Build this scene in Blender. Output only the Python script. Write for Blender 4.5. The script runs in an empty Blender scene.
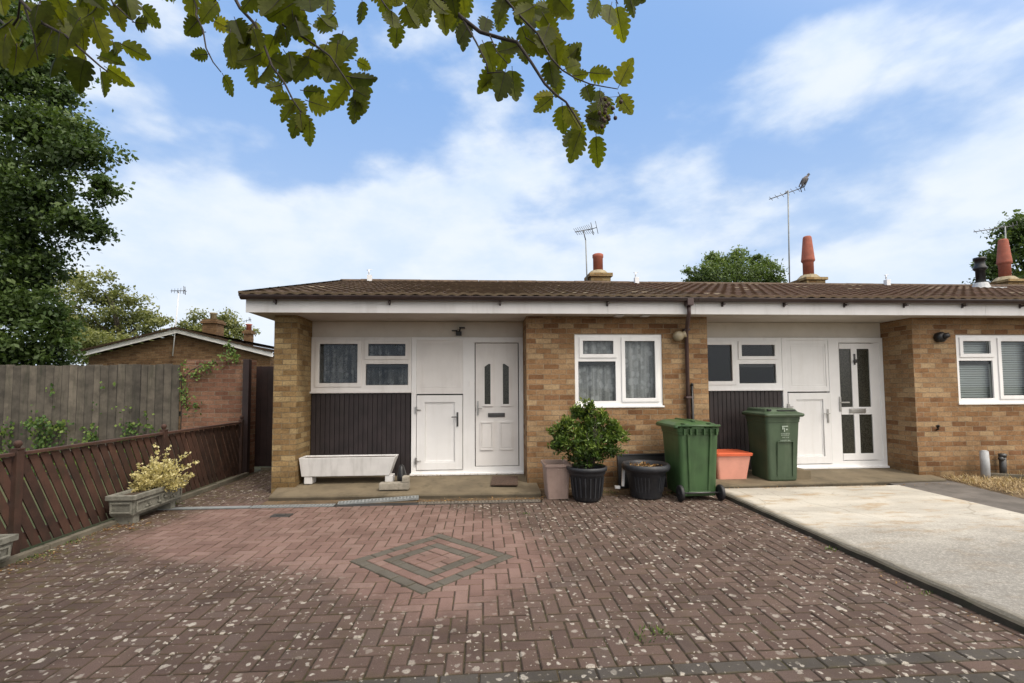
import bpy, bmesh, math, random
from mathutils import Vector, Matrix, noise as mnoise
R = math.radians
PI = math.pi
rnd = random.Random(7)
scene = bpy.context.scene
col = scene.collection

# ------------------------------------------------------------------ camera
YAW, PIT, ROL, FPX, SHY, CH = -0.0628, 0.0511, -0.0056, 473.9, 22.29, 1.45
_cy, _sy, _cp, _sp, _cr, _sr = math.cos(YAW), math.sin(YAW), math.cos(PIT), math.sin(PIT), math.cos(ROL), math.sin(ROL)
FW = Vector((-_sy*_cp, _cy*_cp, _sp))
_R = Vector((_cy, _sy, 0)); _U = Vector((_sp*_sy, -_sp*_cy, _cp))
RT = _R*_cr + _U*_sr
UP = _U*_cr - _R*_sr
CAM = Vector((0, 0, CH))
cd = bpy.data.cameras.new('camera'); cam = bpy.data.objects.new('camera', cd); col.objects.link(cam)
cd.sensor_width = 36; cd.lens = FPX/1024*36; cd.shift_y = SHY/1024; cd.clip_start = .02; cd.clip_end = 2000
m = Matrix((RT, UP, -FW)).transposed().to_4x4(); m.translation = CAM
cam.matrix_world = m
scene.camera = cam

def at(px, py, d):
    """a point d metres in front of the tripod in the direction of a pixel of the photograph"""
    return CAM + (FW + RT*((px-512)/FPX) - UP*((py-341.5-SHY)/FPX))*d

# ------------------------------------------------------------------ mesh helper
class MB:
    def __init__(s):
        s.v = []; s.f = []; s.c = []; s.smooth = []; s.hascol = False
    def poly(s, pts, c=None, smooth=False):
        b = len(s.v); s.v += [tuple(p) for p in pts]; s.f.append(tuple(range(b, b+len(pts))))
        s.c.append(c); s.smooth.append(smooth)
        if c is not None: s.hascol = True
    def mesh(s, verts, faces, c=None, smooth=False):
        b = len(s.v); s.v += [tuple(p) for p in verts]
        for f in faces:
            s.f.append(tuple(b+i for i in f)); s.c.append(c); s.smooth.append(smooth)
        if c is not None: s.hascol = True
    def box(s, x0, x1, y0, y1, z0, z1, bev=0, M=None, c=None, taper=None):
        bm = bmesh.new(); bmesh.ops.create_cube(bm, size=1)
        for v in bm.verts:
            tx = v.co.x; ty = v.co.y; tz = v.co.z
            k = 1
            if taper and tz < 0: k = taper
            v.co = Vector(((x0+x1)/2 + tx*(x1-x0)*k, (y0+y1)/2 + ty*(y1-y0)*k, (z0+z1)/2 + tz*(z1-z0)))
        if bev: bmesh.ops.bevel(bm, geom=bm.edges[:], offset=bev, segments=2, profile=.7, affect='EDGES', clamp_overlap=True)
        if M: bm.transform(M)
        bm.verts.index_update()
        s.mesh([v.co[:] for v in bm.verts], [[v.index for v in f.verts] for f in bm.faces], c)
        bm.free()
    def lathe(s, prof, cx=0, cy=0, n=28, M=None, c=None, smooth=True, cap=True, wob=0):
        vs = []; fs = []
        for (r, z) in prof:
            for i in range(n):
                a = 2*PI*i/n
                p = Vector((cx + r*math.cos(a), cy + r*math.sin(a), z))
                vs.append(M @ p if M else p)
        for j in range(len(prof)-1):
            for i in range(n):
                k = (i+1) % n
                fs.append((j*n+i, j*n+k, (j+1)*n+k, (j+1)*n+i))
        if cap:
            fs.append(tuple(reversed(range(n)))); fs.append(tuple((len(prof)-1)*n+i for i in range(n)))
        s.mesh(vs, fs, c, smooth)
    def tube(s, pts, r, n=8, c=None, smooth=True):
        pts = [Vector(p) for p in pts]
        if not hasattr(r, '__len__'): r = [r]*len(pts)
        vs = []; fs = []
        prev = None
        for i, p in enumerate(pts):
            t = (pts[min(i+1, len(pts)-1)] - pts[max(i-1, 0)])
            t = t.normalized() if t.length > 1e-9 else Vector((0, 0, 1))
            if prev is None:
                a = t.orthogonal().normalized()
            else:
                a = (prev - t*prev.dot(t)); a = a.normalized() if a.length > 1e-6 else t.orthogonal().normalized()
            prev = a; b = t.cross(a)
            for k in range(n):
                th = 2*PI*k/n
                vs.append(p + (a*math.cos(th) + b*math.sin(th))*r[i])
        for j in range(len(pts)-1):
            for k in range(n):
                q = (k+1) % n
                fs.append((j*n+k, j*n+q, (j+1)*n+q, (j+1)*n+k))
        fs.append(tuple(reversed(range(n)))); fs.append(tuple((len(pts)-1)*n+k for k in range(n)))
        s.mesh(vs, fs, c, smooth)
    def loft(s, rings, c=None, smooth=True, cap0=True, cap1=True):
        n = len(rings[0]); vs = [p for r in rings for p in r]; fs = []
        for j in range(len(rings)-1):
            for k in range(n):
                q = (k+1) % n
                fs.append((j*n+k, j*n+q, (j+1)*n+q, (j+1)*n+k))
        if cap0: fs.append(tuple(reversed(range(n))))
        if cap1: fs.append(tuple((len(rings)-1)*n+k for k in range(n)))
        s.mesh(vs, fs, c, smooth)
    def slab(s, rect, holes, y0, y1, axis='y', c=None):
        """upright slab (x0,x1,z0,z1) between y0 and y1 with rectangular holes"""
        x0, x1, z0, z1 = rect
        xs = sorted({x0, x1} | {h[0] for h in holes} | {h[1] for h in holes}); xs = [x for x in xs if x0 <= x <= x1]
        zs = sorted({z0, z1} | {h[2] for h in holes} | {h[3] for h in holes}); zs = [z for z in zs if z0 <= z <= z1]
        def solid(i, j):
            if i < 0 or j < 0 or i >= len(xs)-1 or j >= len(zs)-1: return False
            cx = (xs[i]+xs[i+1])/2; cz = (zs[j]+zs[j+1])/2
            return not any(h[0] < cx < h[1] and h[2] < cz < h[3] for h in holes)
        vid = {}; vs = []; fs = []
        def V(x, y, z):
            k = (round(x, 5), round(y, 5), round(z, 5))
            if k not in vid:
                vid[k] = len(vs); vs.append((x, y, z) if axis == 'y' else (y, x, z))
            return vid[k]
        for i in range(len(xs)-1):
            for j in range(len(zs)-1):
                if not solid(i, j): continue
                a, b, p, q = xs[i], xs[i+1], zs[j], zs[j+1]
                fs.append((V(a, y0, p), V(b, y0, p), V(b, y0, q), V(a, y0, q)))
                fs.append((V(a, y1, p), V(a, y1, q), V(b, y1, q), V(b, y1, p)))
                if not solid(i-1, j): fs.append((V(a, y0, p), V(a, y0, q), V(a, y1, q), V(a, y1, p)))
                if not solid(i+1, j): fs.append((V(b, y0, p), V(b, y1, p), V(b, y1, q), V(b, y0, q)))
                if not solid(i, j-1): fs.append((V(a, y0, p), V(a, y1, p), V(b, y1, p), V(b, y0, p)))
                if not solid(i, j+1): fs.append((V(a, y0, q), V(b, y0, q), V(b, y1, q), V(a, y1, q)))
        if axis != 'y': fs = [tuple(reversed(f)) for f in fs]
        s.mesh(vs, fs, c)
    def build(s, name, mat, parent=None, bevel=0, recalc=False):
        me = bpy.data.meshes.new(name); me.from_pydata(s.v, [], s.f)
        me.polygons.foreach_set('use_smooth', s.smooth)
        uv = me.uv_layers.new(name='UVMap')
        me.update()
        data = []
        for p in me.polygons:
            n = p.normal; ax = max(range(3), key=lambda k: abs(n[k]))
            for vi in p.vertices:
                co = me.vertices[vi].co
                data += ((co.y, co.z), (co.x, co.z), (co.x, co.y))[ax]
        uv.data.foreach_set('uv', data)
        if s.hascol:
            ca = me.color_attributes.new('Col', 'FLOAT_COLOR', 'CORNER'); arr = []
            for p, c in zip(me.polygons, s.c):
                c = c if c is not None else (0, 0, 0)
                if callable(c):
                    for vi in p.vertices:
                        q = c(me.vertices[vi].co); arr += q if len(q) == 4 else (*q, 1)
                elif isinstance(c, list):
                    for q in c: arr += (*q, 1)
                else:
                    for vi in p.vertices: arr += (*c, 1)
            ca.data.foreach_set('color', arr)
        me.materials.append(mat)
        o = bpy.data.objects.new(name, me); col.objects.link(o)
        if recalc:
            bm = bmesh.new(); bm.from_mesh(me); bmesh.ops.recalc_face_normals(bm, faces=bm.faces[:]); bm.to_mesh(me); bm.free()
        if parent:
            o.parent = parent; o.matrix_parent_inverse = Matrix.Translation(-parent.location) if parent.parent is None else Matrix()
        if bevel:
            b = o.modifiers.new('bevel', 'BEVEL'); b.width = bevel; b.segments = 2; b.limit_method = 'ANGLE'; b.angle_limit = R(40)
        return o

def tag(o, label=None, cat=None, group=None, kind=None):
    if label: o['label'] = label
    if cat: o['category'] = cat
    if group: o['group'] = group
    if kind: o['kind'] = kind
    return o
def thing(name, label, cat, loc=(0, 0, 0), group=None):
    o = bpy.data.objects.new(name, None); col.objects.link(o); o.location = loc; o.empty_display_size = .2
    return tag(o, label, cat, group)
def single(mb, name, mat, label, cat, group=None, **k):
    return tag(mb.build(name, mat, **k), label, cat, group)
def copy_tree(o, loc):
    """a thing with its parts and sub-parts, moved to loc"""
    c = o.copy(); col.objects.link(c); c.location = loc
    for ch in [x for x in bpy.data.objects if x.parent == o]:
        d = ch.copy(); col.objects.link(d); d.parent = c
        for g in [x for x in bpy.data.objects if x.parent == ch]:
            e = g.copy(); col.objects.link(e); e.parent = d
    return c

# ------------------------------------------------------------------ materials
def newmat(name):
    m = bpy.data.materials.new(name); m.use_nodes = True; nt = m.node_tree
    b = nt.nodes['Principled BSDF']; return m, nt, b
def N(nt, t, **k):
    n = nt.nodes.new(t)
    for a, v in k.items():
        if a.startswith('i_'): n.inputs[a[2:].replace('_', ' ')].default_value = v
        else: setattr(n, a, v)
    return n
def ramp(nt, stops, interp='LINEAR'):
    n = nt.nodes.new('ShaderNodeValToRGB'); cr = n.color_ramp; cr.interpolation = interp
    while len(cr.elements) < len(stops): cr.elements.new(.5)
    for e, (p, c) in zip(cr.elements, stops):
        e.position = p; e.color = (*c, 1) if hasattr(c, '__len__') else (c, c, c, 1)
    return n
def mix(nt, fac, a, b, mode='MIX'):
    n = nt.nodes.new('ShaderNodeMix'); n.data_type = 'RGBA'; n.blend_type = mode; n.clamp_factor = True
    for i, val in ((0, fac), (6, a), (7, b)):
        sock = n.inputs[i]
        if hasattr(val, 'links'): nt.links.new(val, sock)
        elif hasattr(val, '__len__'): sock.default_value = (*val, 1)
        else: sock.default_value = val if i == 0 else (val, val, val, 1)
    return n.outputs[2]
def math_(nt, op, a, b=None, c=None):
    n = nt.nodes.new('ShaderNodeMath'); n.operation = op
    for i, val in enumerate((a, b, c)):
        if val is None: continue
        if hasattr(val, 'links'): nt.links.new(val, n.inputs[i])
        else: n.inputs[i].default_value = val
    return n.outputs[0]
def noise(nt, vec, scale, detail=4, rough=.55, dist=0):
    n = N(nt, 'ShaderNodeTexNoise'); n.inputs['Scale'].default_value = scale; n.inputs['Detail'].default_value = detail
    n.inputs['Roughness'].default_value = rough; n.inputs['Distortion'].default_value = dist
    if vec is not None: nt.links.new(vec, n.inputs['Vector'])
    return n.outputs['Fac']
def smooth(nt, v, lo, hi, a=0, b=1):
    n = N(nt, 'ShaderNodeMapRange'); n.interpolation_type = 'SMOOTHSTEP'
    nt.links.new(v, n.inputs['Value'])
    for k, x in (('From Min', lo), ('From Max', hi), ('To Min', a), ('To Max', b)): n.inputs[k].default_value = x
    return n.outputs['Result']
def bump(nt, b, h, strength=.3, dist=.01):
    n = N(nt, 'ShaderNodeBump'); n.inputs['Strength'].default_value = strength; n.inputs['Distance'].default_value = dist
    nt.links.new(h, n.inputs['Height']); nt.links.new(n.outputs['Normal'], b.inputs['Normal'])
def objco(nt): return N(nt, 'ShaderNodeTexCoord').outputs['Object']
def uvco(nt): return N(nt, 'ShaderNodeTexCoord').outputs['UV']

def plain(name, color, rough=.5, var=.15, scale=6, grime=.0, gcol=(.12, .1, .07), bmp=.0, spec=.5, metallic=0, streak=False, attr=False):
    """a base colour with soft variation, fine grain and grime"""
    m, nt, b = newmat(name); co = objco(nt)
    n1 = noise(nt, co, scale, 5)
    lo = [c*(1-var) for c in color]; hi = [min(1, c*(1+var)) for c in color]
    cc = mix(nt, smooth(nt, n1, .3, .7), lo, hi)
    if grime:
        if streak:
            mp = N(nt, 'ShaderNodeMapping'); mp.inputs['Scale'].default_value = (1, 1, .12); nt.links.new(co, mp.inputs['Vector']); co2 = mp.outputs[0]
        else: co2 = co
        g = noise(nt, co2, scale*2.3, 7, .65)
        cc = mix(nt, math_(nt, 'MULTIPLY', smooth(nt, g, .48, .75), grime), cc, gcol)
    if attr:
        at_ = N(nt, 'ShaderNodeAttribute'); at_.attribute_name = 'Col'; sp = N(nt, 'ShaderNodeSeparateColor'); nt.links.new(at_.outputs['Color'], sp.inputs[0])
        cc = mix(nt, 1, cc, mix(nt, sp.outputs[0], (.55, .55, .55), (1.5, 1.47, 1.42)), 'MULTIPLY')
    nt.links.new(cc, b.inputs['Base Color'])
    b.inputs['Roughness'].default_value = rough; b.inputs['Specular IOR Level'].default_value = spec; b.inputs['Metallic'].default_value = metallic
    if bmp: bump(nt, b, noise(nt, co, scale*14, 4), bmp, .004)
    return m

def brick_mat(name, stops, mortar=(.24, .19, .13), w=.225, h=.075, dark=.35, coord='uv', big=(1.0, 1.0, 1.0)):
    m, nt, b = newmat(name); co = uvco(nt)
    d = N(nt, 'ShaderNodeTexNoise'); d.inputs['Scale'].default_value = 9; nt.links.new(co, d.inputs['Vector'])
    dd = N(nt, 'ShaderNodeVectorMath', operation='SCALE'); dd.inputs['Scale'].default_value = .006; nt.links.new(d.outputs['Color'], dd.inputs[0])
    ad = N(nt, 'ShaderNodeVectorMath', operation='ADD'); nt.links.new(co, ad.inputs[0]); nt.links.new(dd.outputs[0], ad.inputs[1])
    br = N(nt, 'ShaderNodeTexBrick'); nt.links.new(ad.outputs[0], br.inputs['Vector'])
    br.inputs['Scale'].default_value = 1; br.inputs['Brick Width'].default_value = w; br.inputs['Row Height'].default_value = h
    br.inputs['Mortar Size'].default_value = .0052; br.inputs['Mortar Smooth'].default_value = .25; br.inputs['Bias'].default_value = 0
    br.inputs['Color1'].default_value = (0, 0, 0, 1); br.inputs['Color2'].default_value = (1, 1, 1, 1); br.inputs['Mortar'].default_value = (.5, .5, .5, 1)
    rp = ramp(nt, stops); nt.links.new(br.outputs['Color'], rp.inputs[0])
    fine = noise(nt, co, 38, 6, .7)
    c1 = mix(nt, smooth(nt, fine, .25, .75, 0, .5), rp.outputs[0], (.02, .012, .008), 'MULTIPLY')
    c1 = mix(nt, smooth(nt, fine, .3, .7), rp.outputs[0], c1)
    c1 = mix(nt, .35, c1, mix(nt, smooth(nt, noise(nt, co, 5, 3), .3, .7), (.55, .5, .45), (1.25, 1.25, 1.25)), 'MULTIPLY')
    mo = mix(nt, smooth(nt, noise(nt, co, 14, 5), .3, .7), [x*.65 for x in mortar], [x*1.2 for x in mortar])
    c2 = mix(nt, br.outputs['Fac'], c1, mo)
    lowf = noise(nt, co, 1.1, 3)
    c3 = mix(nt, smooth(nt, lowf, .35, .7, 0, dark), c2, mix(nt, 1, c2, (.45, .4, .36), 'MULTIPLY'))
    c3 = mix(nt, smooth(nt, noise(nt, co, 2.6, 6, .7), .55, .72, 0, .4), c3, mix(nt, 1, c3, (1.35, 1.4, 1.45), 'MULTIPLY'))
    c3 = mix(nt, smooth(nt, noise(nt, co, 3.9, 7, .75), .56, .70, 0, .6), c3, mix(nt, 1, c3, (.5, .45, .42), 'MULTIPLY'))
    # damp, dirty courses near the ground
    sx = N(nt, 'ShaderNodeSeparateXYZ'); nt.links.new(co, sx.inputs[0])
    low = smooth(nt, math_(nt, 'ADD', sx.outputs[1], math_(nt, 'MULTIPLY', noise(nt, co, 4, 3), .25)), .15, .5, .75, 0)
    c4 = mix(nt, low, c3, mix(nt, 1, c3, (.42, .40, .34), 'MULTIPLY'))
    nt.links.new(c4, b.inputs['Base Color']); b.inputs['Roughness'].default_value = .9; b.inputs['Specular IOR Level'].default_value = .2
    hgt = math_(nt, 'SUBTRACT', math_(nt, 'MULTIPLY', fine, .35), br.outputs['Fac'])
    bump(nt, b, hgt, 1.0, .009)
    return m

def leaf_mat(name, cols, trans=.35, rough=.5, tcol=None, veins=False):
    m, nt, b = newmat(name); nt.nodes.remove(b); out = nt.nodes['Material Output']
    at_ = N(nt, 'ShaderNodeAttribute'); at_.attribute_name = 'Col'
    sp = N(nt, 'ShaderNodeSeparateColor'); nt.links.new(at_.outputs['Color'], sp.inputs[0])
    rp = ramp(nt, [(i/(len(cols)-1), c) for i, c in enumerate(cols)]); nt.links.new(sp.outputs[0], rp.inputs[0])
    vein = mix(nt, smooth(nt, noise(nt, objco(nt), 60, 2), .3, .7), .8, 1.15)
    c = mix(nt, 1, rp.outputs[0], vein, 'MULTIPLY')
    if veins:   # G = distance from the midrib, B = position along the leaf
        w_ = math_(nt, 'PINGPONG', math_(nt, 'MULTIPLY', math_(nt, 'SUBTRACT', sp.outputs[2], math_(nt, 'MULTIPLY', sp.outputs[1], .45)), 7.0), .5)
        vn = math_(nt, 'MAXIMUM', smooth(nt, w_, .0, .07, .55, 0), smooth(nt, sp.outputs[1], .0, .05, .8, 0))
        c = mix(nt, vn, c, mix(nt, 1, c, (.50, .50, .55), 'MULTIPLY'))
        c = mix(nt, smooth(nt, noise(nt, objco(nt), 45, 5, .7), .60, .72, 0, .55), c, (.10, .06, .02))
    d = N(nt, 'ShaderNodeBsdfPrincipled'); d.inputs['Roughness'].default_value = rough; d.inputs['Specular IOR Level'].default_value = .3
    nt.links.new(c, d.inputs['Base Color'])
    t = N(nt, 'ShaderNodeBsdfTranslucent'); nt.links.new(mix(nt, 1, c, tcol or (1.3, 1.35, .6), 'MULTIPLY'), t.inputs['Color'])
    mx = N(nt, 'ShaderNodeMixShader'); mx.inputs[0].default_value = trans
    nt.links.new(d.outputs[0], mx.inputs[1]); nt.links.new(t.outputs[0], mx.inputs[2]); nt.links.new(mx.outputs[0], out.inputs['Surface'])
    return m

M = {}
M['upvc'] = plain('upvc', (.82, .815, .81), .3, .03, 3, .16, (.45, .41, .35), streak=True)
M['upvc_grey'] = plain('upvc_aged', (.77, .75, .73), .45, .04, 3, .18, (.35, .3, .24), streak=True)
M['board'] = plain('painted_board', (.64, .595, .53), .6, .04, 2.5, .18, (.36, .3, .22), bmp=.05)
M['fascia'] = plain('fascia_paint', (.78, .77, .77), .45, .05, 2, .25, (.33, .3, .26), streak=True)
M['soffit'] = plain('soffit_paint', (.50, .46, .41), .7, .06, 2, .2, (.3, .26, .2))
M['gutter'] = plain('brown_plastic', (.045, .028, .026), .35, .2, 4, .2, (.1, .09, .08))
M['downpipe'] = plain('brown_pipe_paint', (.062, .034, .032), .4, .2, 4, .25, (.16, .13, .11))
M['black'] = plain('black_plastic', (.012, .012, .013), .4, .2, 8)
M['chrome'] = plain('worn_metal', (.45, .44, .42), .3, .1, 8, metallic=.9)
M['dgrey'] = plain('dark_metal', (.08, .08, .08), .4, .1, 8, metallic=.5)
M['brown_board'] = plain('dark_brown_cladding', (.024, .017, .018), .55, .25, 5, .12, (.09, .075, .065), streak=True)
M['concrete'] = plain('path_concrete', (.160, .128, .082), .9, .2, 2.6, .85, (.085, .07, .042), bmp=.5, attr=True)
M['kerb'] = plain('kerb_concrete', (.13, .115, .085), .9, .25, 5, .7, (.045, .05, .028), bmp=.5)
M['kerb_dark'] = plain('dirty_kerb', (.050, .043, .030), .95, .3, 6, .6, (.03, .035, .016), bmp=.6)
M['stone'] = plain('cast_stone', (.19, .185, .155), .95, .22, 10, .8, (.06, .065, .04), bmp=.7)
M['stone_light'] = plain('pale_concrete', (.30, .27, .22), .95, .2, 9, .6, (.12, .105, .075), bmp=.6)
M['trough'] = plain('white_plastic_trough', (.64, .63, .62), .6, .06, 5, .4, (.3, .29, .27), streak=True)
M['soil'] = plain('potting_soil', (.055, .038, .026), .95, .5, 30, .6, (.16, .11, .07), bmp=1)
M['pot'] = plain('charcoal_plastic', (.024, .026, .031), .5, .2, 7, .35, (.07, .07, .07))
M['taupe'] = plain('taupe_plastic', (.33, .24, .205), .55, .08, 5, .4, (.2, .15, .12))
M['bin_a'] = plain('bright_green_plastic', (.040, .088, .030), .46, .16, 4.5, .7, (.075, .13, .055), streak=True, bmp=.08)
M['bin_b'] = plain('faded_green_plastic', (.048, .078, .042), .5, .14, 4, .65, (.09, .12, .075), streak=True, bmp=.08)
M['rubber'] = plain('wheel_rubber', (.012, .012, .014), .6, .2, 10, .4, (.05, .05, .05))
M['pink'] = plain('faded_pink_plastic', (.72, .33, .25), .5, .07, 4, .25, (.5, .24, .18))
M['orange'] = plain('orange_red_plastic', (.62, .12, .05), .45, .1, 5, .2, (.6, .25, .15))
M['mat'] = plain('coir_mat', (.075, .045, .03), .95, .3, 40, .5, (.12, .08, .06), bmp=1)
M['fence_red'] = plain('red_stained_timber', (.056, .026, .017), .8, .3, 6, .6, (.034, .026, .014), bmp=.4, streak=True, attr=True)
M['fence_grey'] = plain('weathered_timber', (.085, .074, .060), .9, .3, 7, .7, (.035, .037, .024), bmp=.5, streak=True, attr=True)
M['gate'] = plain('dark_gate_timber', (.022, .010, .009), .6, .3, 5, .3, (.04, .02, .015))
M['pipe_grey'] = plain('grey_pipe', (.36, .37, .38), .6, .1, 6, .5, (.2, .19, .17))
M['white_metal'] = plain('white_painted_metal', (.7, .71, .73), .4, .05, 6)
M['galv'] = plain('galvanised_steel', (.25, .265, .265), .6, .12, 12, .35, (.14, .13, .11), metallic=.15)
M['galv_dirty'] = plain('rusty_grate_steel', (.15, .13, .105), .8, .2, 12, .7, (.08, .055, .035))
M['terracotta'] = plain('terracotta', (.30, .088, .055), .85, .15, 9, .5, (.22, .12, .09), bmp=.3)
M['bark'] = plain('bark', (.055, .045, .035), .95, .35, 12, .5, (.03, .035, .02), bmp=1)
M['twig'] = plain('twig_bark', (.035, .026, .022), .8, .3, 30)
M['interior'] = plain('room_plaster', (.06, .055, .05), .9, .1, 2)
M['cement'] = plain('mortar_flaunching', (.30, .25, .16), .95, .25, 9, .6, (.14, .12, .06), bmp=.6)
M['lead'] = plain('flashing_lead', (.42, .43, .44), .6, .15, 8)
M['rtile_ridge'] = plain('ridge_tile_concrete', (.085, .055, .036), .95, .3, 9, .6, (.10, .09, .045), bmp=.6)
M['lamp_cream'] = plain('cream_enamel', (.27, .225, .145), .4, .1, 8, .4, (.2, .16, .1))

M['brick_buff'] = brick_mat('buff_brick', [(0, (.22, .14, .062)), (.25, (.31, .205, .095)), (.5, (.37, .255, .122)), (.8, (.44, .33, .17)), (1, (.24, .145, .065))], (.24, .19, .12), dark=.5)
M['brick'] = brick_mat('brown_brick', [(0, (.19, .095, .046)), (.15, (.27, .148, .070)), (.42, (.335, .202, .104)), (.68, (.365, .232, .124)), (.88, (.43, .305, .175)), (1, (.24, .12, .060))], (.30, .235, .16), dark=.4)
M['brick_red'] = brick_mat('pinkish_brick', [(0, (.18, .088, .058)), (.4, (.25, .128, .085)), (.8, (.29, .16, .105)), (1, (.21, .13, .08))], (.24, .19, .145), dark=.35)
M['brick_far'] = brick_mat('neighbour_brick', [(0, (.13, .075, .04)), (.5, (.19, .115, .06)), (1, (.22, .14, .075))], (.17, .13, .085), dark=.3)

# glass: thin pane with fresnel reflection
m, nt, b = newmat('window_glass'); nt.nodes.remove(b); out = nt.nodes['Material Output']
tr = N(nt, 'ShaderNodeBsdfTransparent'); tr.inputs[0].default_value = (.80, .83, .82, 1)
gl = N(nt, 'ShaderNodeBsdfGlossy'); gl.inputs['Roughness'].default_value = .015; gl.inputs[0].default_value = (.9, .95, 1, 1)
fr = N(nt, 'ShaderNodeFresnel'); fr.inputs[0].default_value = 1.5
bp = N(nt, 'ShaderNodeBump'); bp.inputs['Strength'].default_value = .02; bp.inputs['Distance'].default_value = .02
nt.links.new(noise(nt, objco(nt), 2.2, 1), bp.inputs['Height']); nt.links.new(bp.outputs[0], gl.inputs['Normal'])
f2 = math_(nt, 'MULTIPLY', fr.outputs[0], .75)
mx = N(nt, 'ShaderNodeMixShader'); nt.links.new(f2, mx.inputs[0]); nt.links.new(tr.outputs[0], mx.inputs[1]); nt.links.new(gl.outputs[0], mx.inputs[2])
nt.links.new(mx.outputs[0], out.inputs['Surface']); M['glass'] = m
# obscured dark glass of the doors
m, nt, b = newmat('obscured_glass'); co = objco(nt)
cc = mix(nt, smooth(nt, noise(nt, co, 55, 3), .35, .65), (.018, .018, .014), (.05, .05, .038)); nt.links.new(cc, b.inputs['Base Color'])
b.inputs['Roughness'].default_value = .22; bump(nt, b, noise(nt, co, 70, 2), .25, .004); M['obsc'] = m
# lace net curtain
def lace_mat(name, lo, hi, cval):
    m, nt, b = newmat(name); nt.nodes.remove(b); out = nt.nodes['Material Output']; co = objco(nt)
    mp = N(nt, 'ShaderNodeMapping'); mp.inputs['Scale'].default_value = (1, .1, .8); nt.links.new(co, mp.inputs['Vector'])
    v = N(nt, 'ShaderNodeTexVoronoi'); v.inputs['Scale'].default_value = 13; nt.links.new(mp.outputs[0], v.inputs['Vector'])
    fl = smooth(nt, v.outputs['Distance'], .28, .5, .35, 0)                      # woven flowers
    mp2 = N(nt, 'ShaderNodeMapping'); mp2.inputs['Scale'].default_value = (1, .1, .05); nt.links.new(co, mp2.inputs['Vector'])
    fold = smooth(nt, noise(nt, mp2.outputs[0], 17, 3, .5), .35, .65, lo, hi)    # density of the gathers
    fine = smooth(nt, noise(nt, mp.outputs[0], 60, 2), .3, .7, -.08, .08)
    al = math_(nt, 'MAXIMUM', math_(nt, 'MINIMUM', math_(nt, 'ADD', math_(nt, 'ADD', math_(nt, 'MULTIPLY', fl, hi), fold), fine), .97), .02)
    d = N(nt, 'ShaderNodeBsdfDiffuse'); d.inputs[0].default_value = (cval, cval, cval*1.02, 1)
    t = N(nt, 'ShaderNodeBsdfTransparent')
    mx = N(nt, 'ShaderNodeMixShader'); nt.links.new(al, mx.inputs[0]); nt.links.new(t.outputs[0], mx.inputs[1]); nt.links.new(d.outputs[0], mx.inputs[2])
    nt.links.new(mx.outputs[0], out.inputs['Surface']); return m
M['lace'] = lace_mat('lace_curtain', .50, .92, .80)
M['lace_dim'] = lace_mat('dim_net_curtain', .08, .5, .5)
M['blind'] = plain('blind_slats', (.62, .66, .66), .6, .04, 2)

# roof tiles: colour from the per-tile attribute
m, nt, b = newmat('roof_tile_concrete'); co = objco(nt)
a = N(nt, 'ShaderNodeAttribute'); a.attribute_name = 'Col'; sp = N(nt, 'ShaderNodeSeparateColor'); nt.links.new(a.outputs['Color'], sp.inputs[0])
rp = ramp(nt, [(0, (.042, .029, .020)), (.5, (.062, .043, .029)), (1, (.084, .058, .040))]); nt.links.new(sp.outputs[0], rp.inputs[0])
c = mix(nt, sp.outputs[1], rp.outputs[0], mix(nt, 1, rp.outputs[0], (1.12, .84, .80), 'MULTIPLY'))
li = noise(nt, co, 16, 7, .72)
c = mix(nt, smooth(nt, li, .53, .70, 0, .5), c, (.17, .135, .085))
c = mix(nt, smooth(nt, noise(nt, co, 7, 6, .7), .55, .72, 0, .6), c, (.045, .045, .018))
c = mix(nt, sp.outputs[2], c, (.30, .25, .17))
nt.links.new(c, b.inputs['Base Color']); b.inputs['Roughness'].default_value = .95; b.inputs['Specular IOR Level'].default_value = .15
bump(nt, b, li, .5, .006); M['tiles'] = m

# paving blocks: R = tone, G = jet-washed area, B = charcoal block
m, nt, b = newmat('block_paving'); co = objco(nt)
a = N(nt, 'ShaderNodeAttribute'); a.attribute_name = 'Col'; sp = N(nt, 'ShaderNodeSeparateColor'); nt.links.new(a.outputs['Color'], sp.inputs[0])
rp = ramp(nt, [(0, (.080, .053, .043)), (.35, (.096, .064, .051)), (.7, (.112, .075, .060)), (1, (.092, .066, .055))]); nt.links.new(sp.outputs[0], rp.inputs[0])
rc = ramp(nt, [(0, (.158, .098, .080)), (.5, (.188, .119, .098)), (1, (.21, .14, .116))]); nt.links.new(sp.outputs[0], rc.inputs[0])
cl = math_(nt, 'ADD', sp.outputs[1], math_(nt, 'MULTIPLY', math_(nt, 'SUBTRACT', noise(nt, co, 5, 6, .65), .5), .7))
cl = smooth(nt, cl, .22, .82)
c = mix(nt, cl, rp.outputs[0], rc.outputs[0])
ch = mix(nt, cl, (.066, .058, .050), (.105, .094, .076)); c = mix(nt, sp.outputs[2], c, ch)
grain = noise(nt, co, 190, 3, .6)
edge = math_(nt, 'MULTIPLY', math_(nt, 'SUBTRACT', 1, a.outputs['Alpha']), math_(nt, 'SUBTRACT', .68, math_(nt, 'MULTIPLY', cl, .25)))
c = mix(nt, edge, c, mix(nt, smooth(nt, noise(nt, co, 8, 4), .42, .66), (.026, .018, .013), (.05, .042, .016)))
c = mix(nt, .55, c, mix(nt, smooth(nt, grain, .3, .7), (.6, .58, .56), (1.35, 1.36, 1.4)), 'MULTIPLY')
blot = noise(nt, co, 2.3, 6, .62)
c = mix(nt, smooth(nt, blot, .42, .70, 0, .55), c, mix(nt, 1, c, (.52, .50, .47), 'MULTIPLY'))
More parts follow.
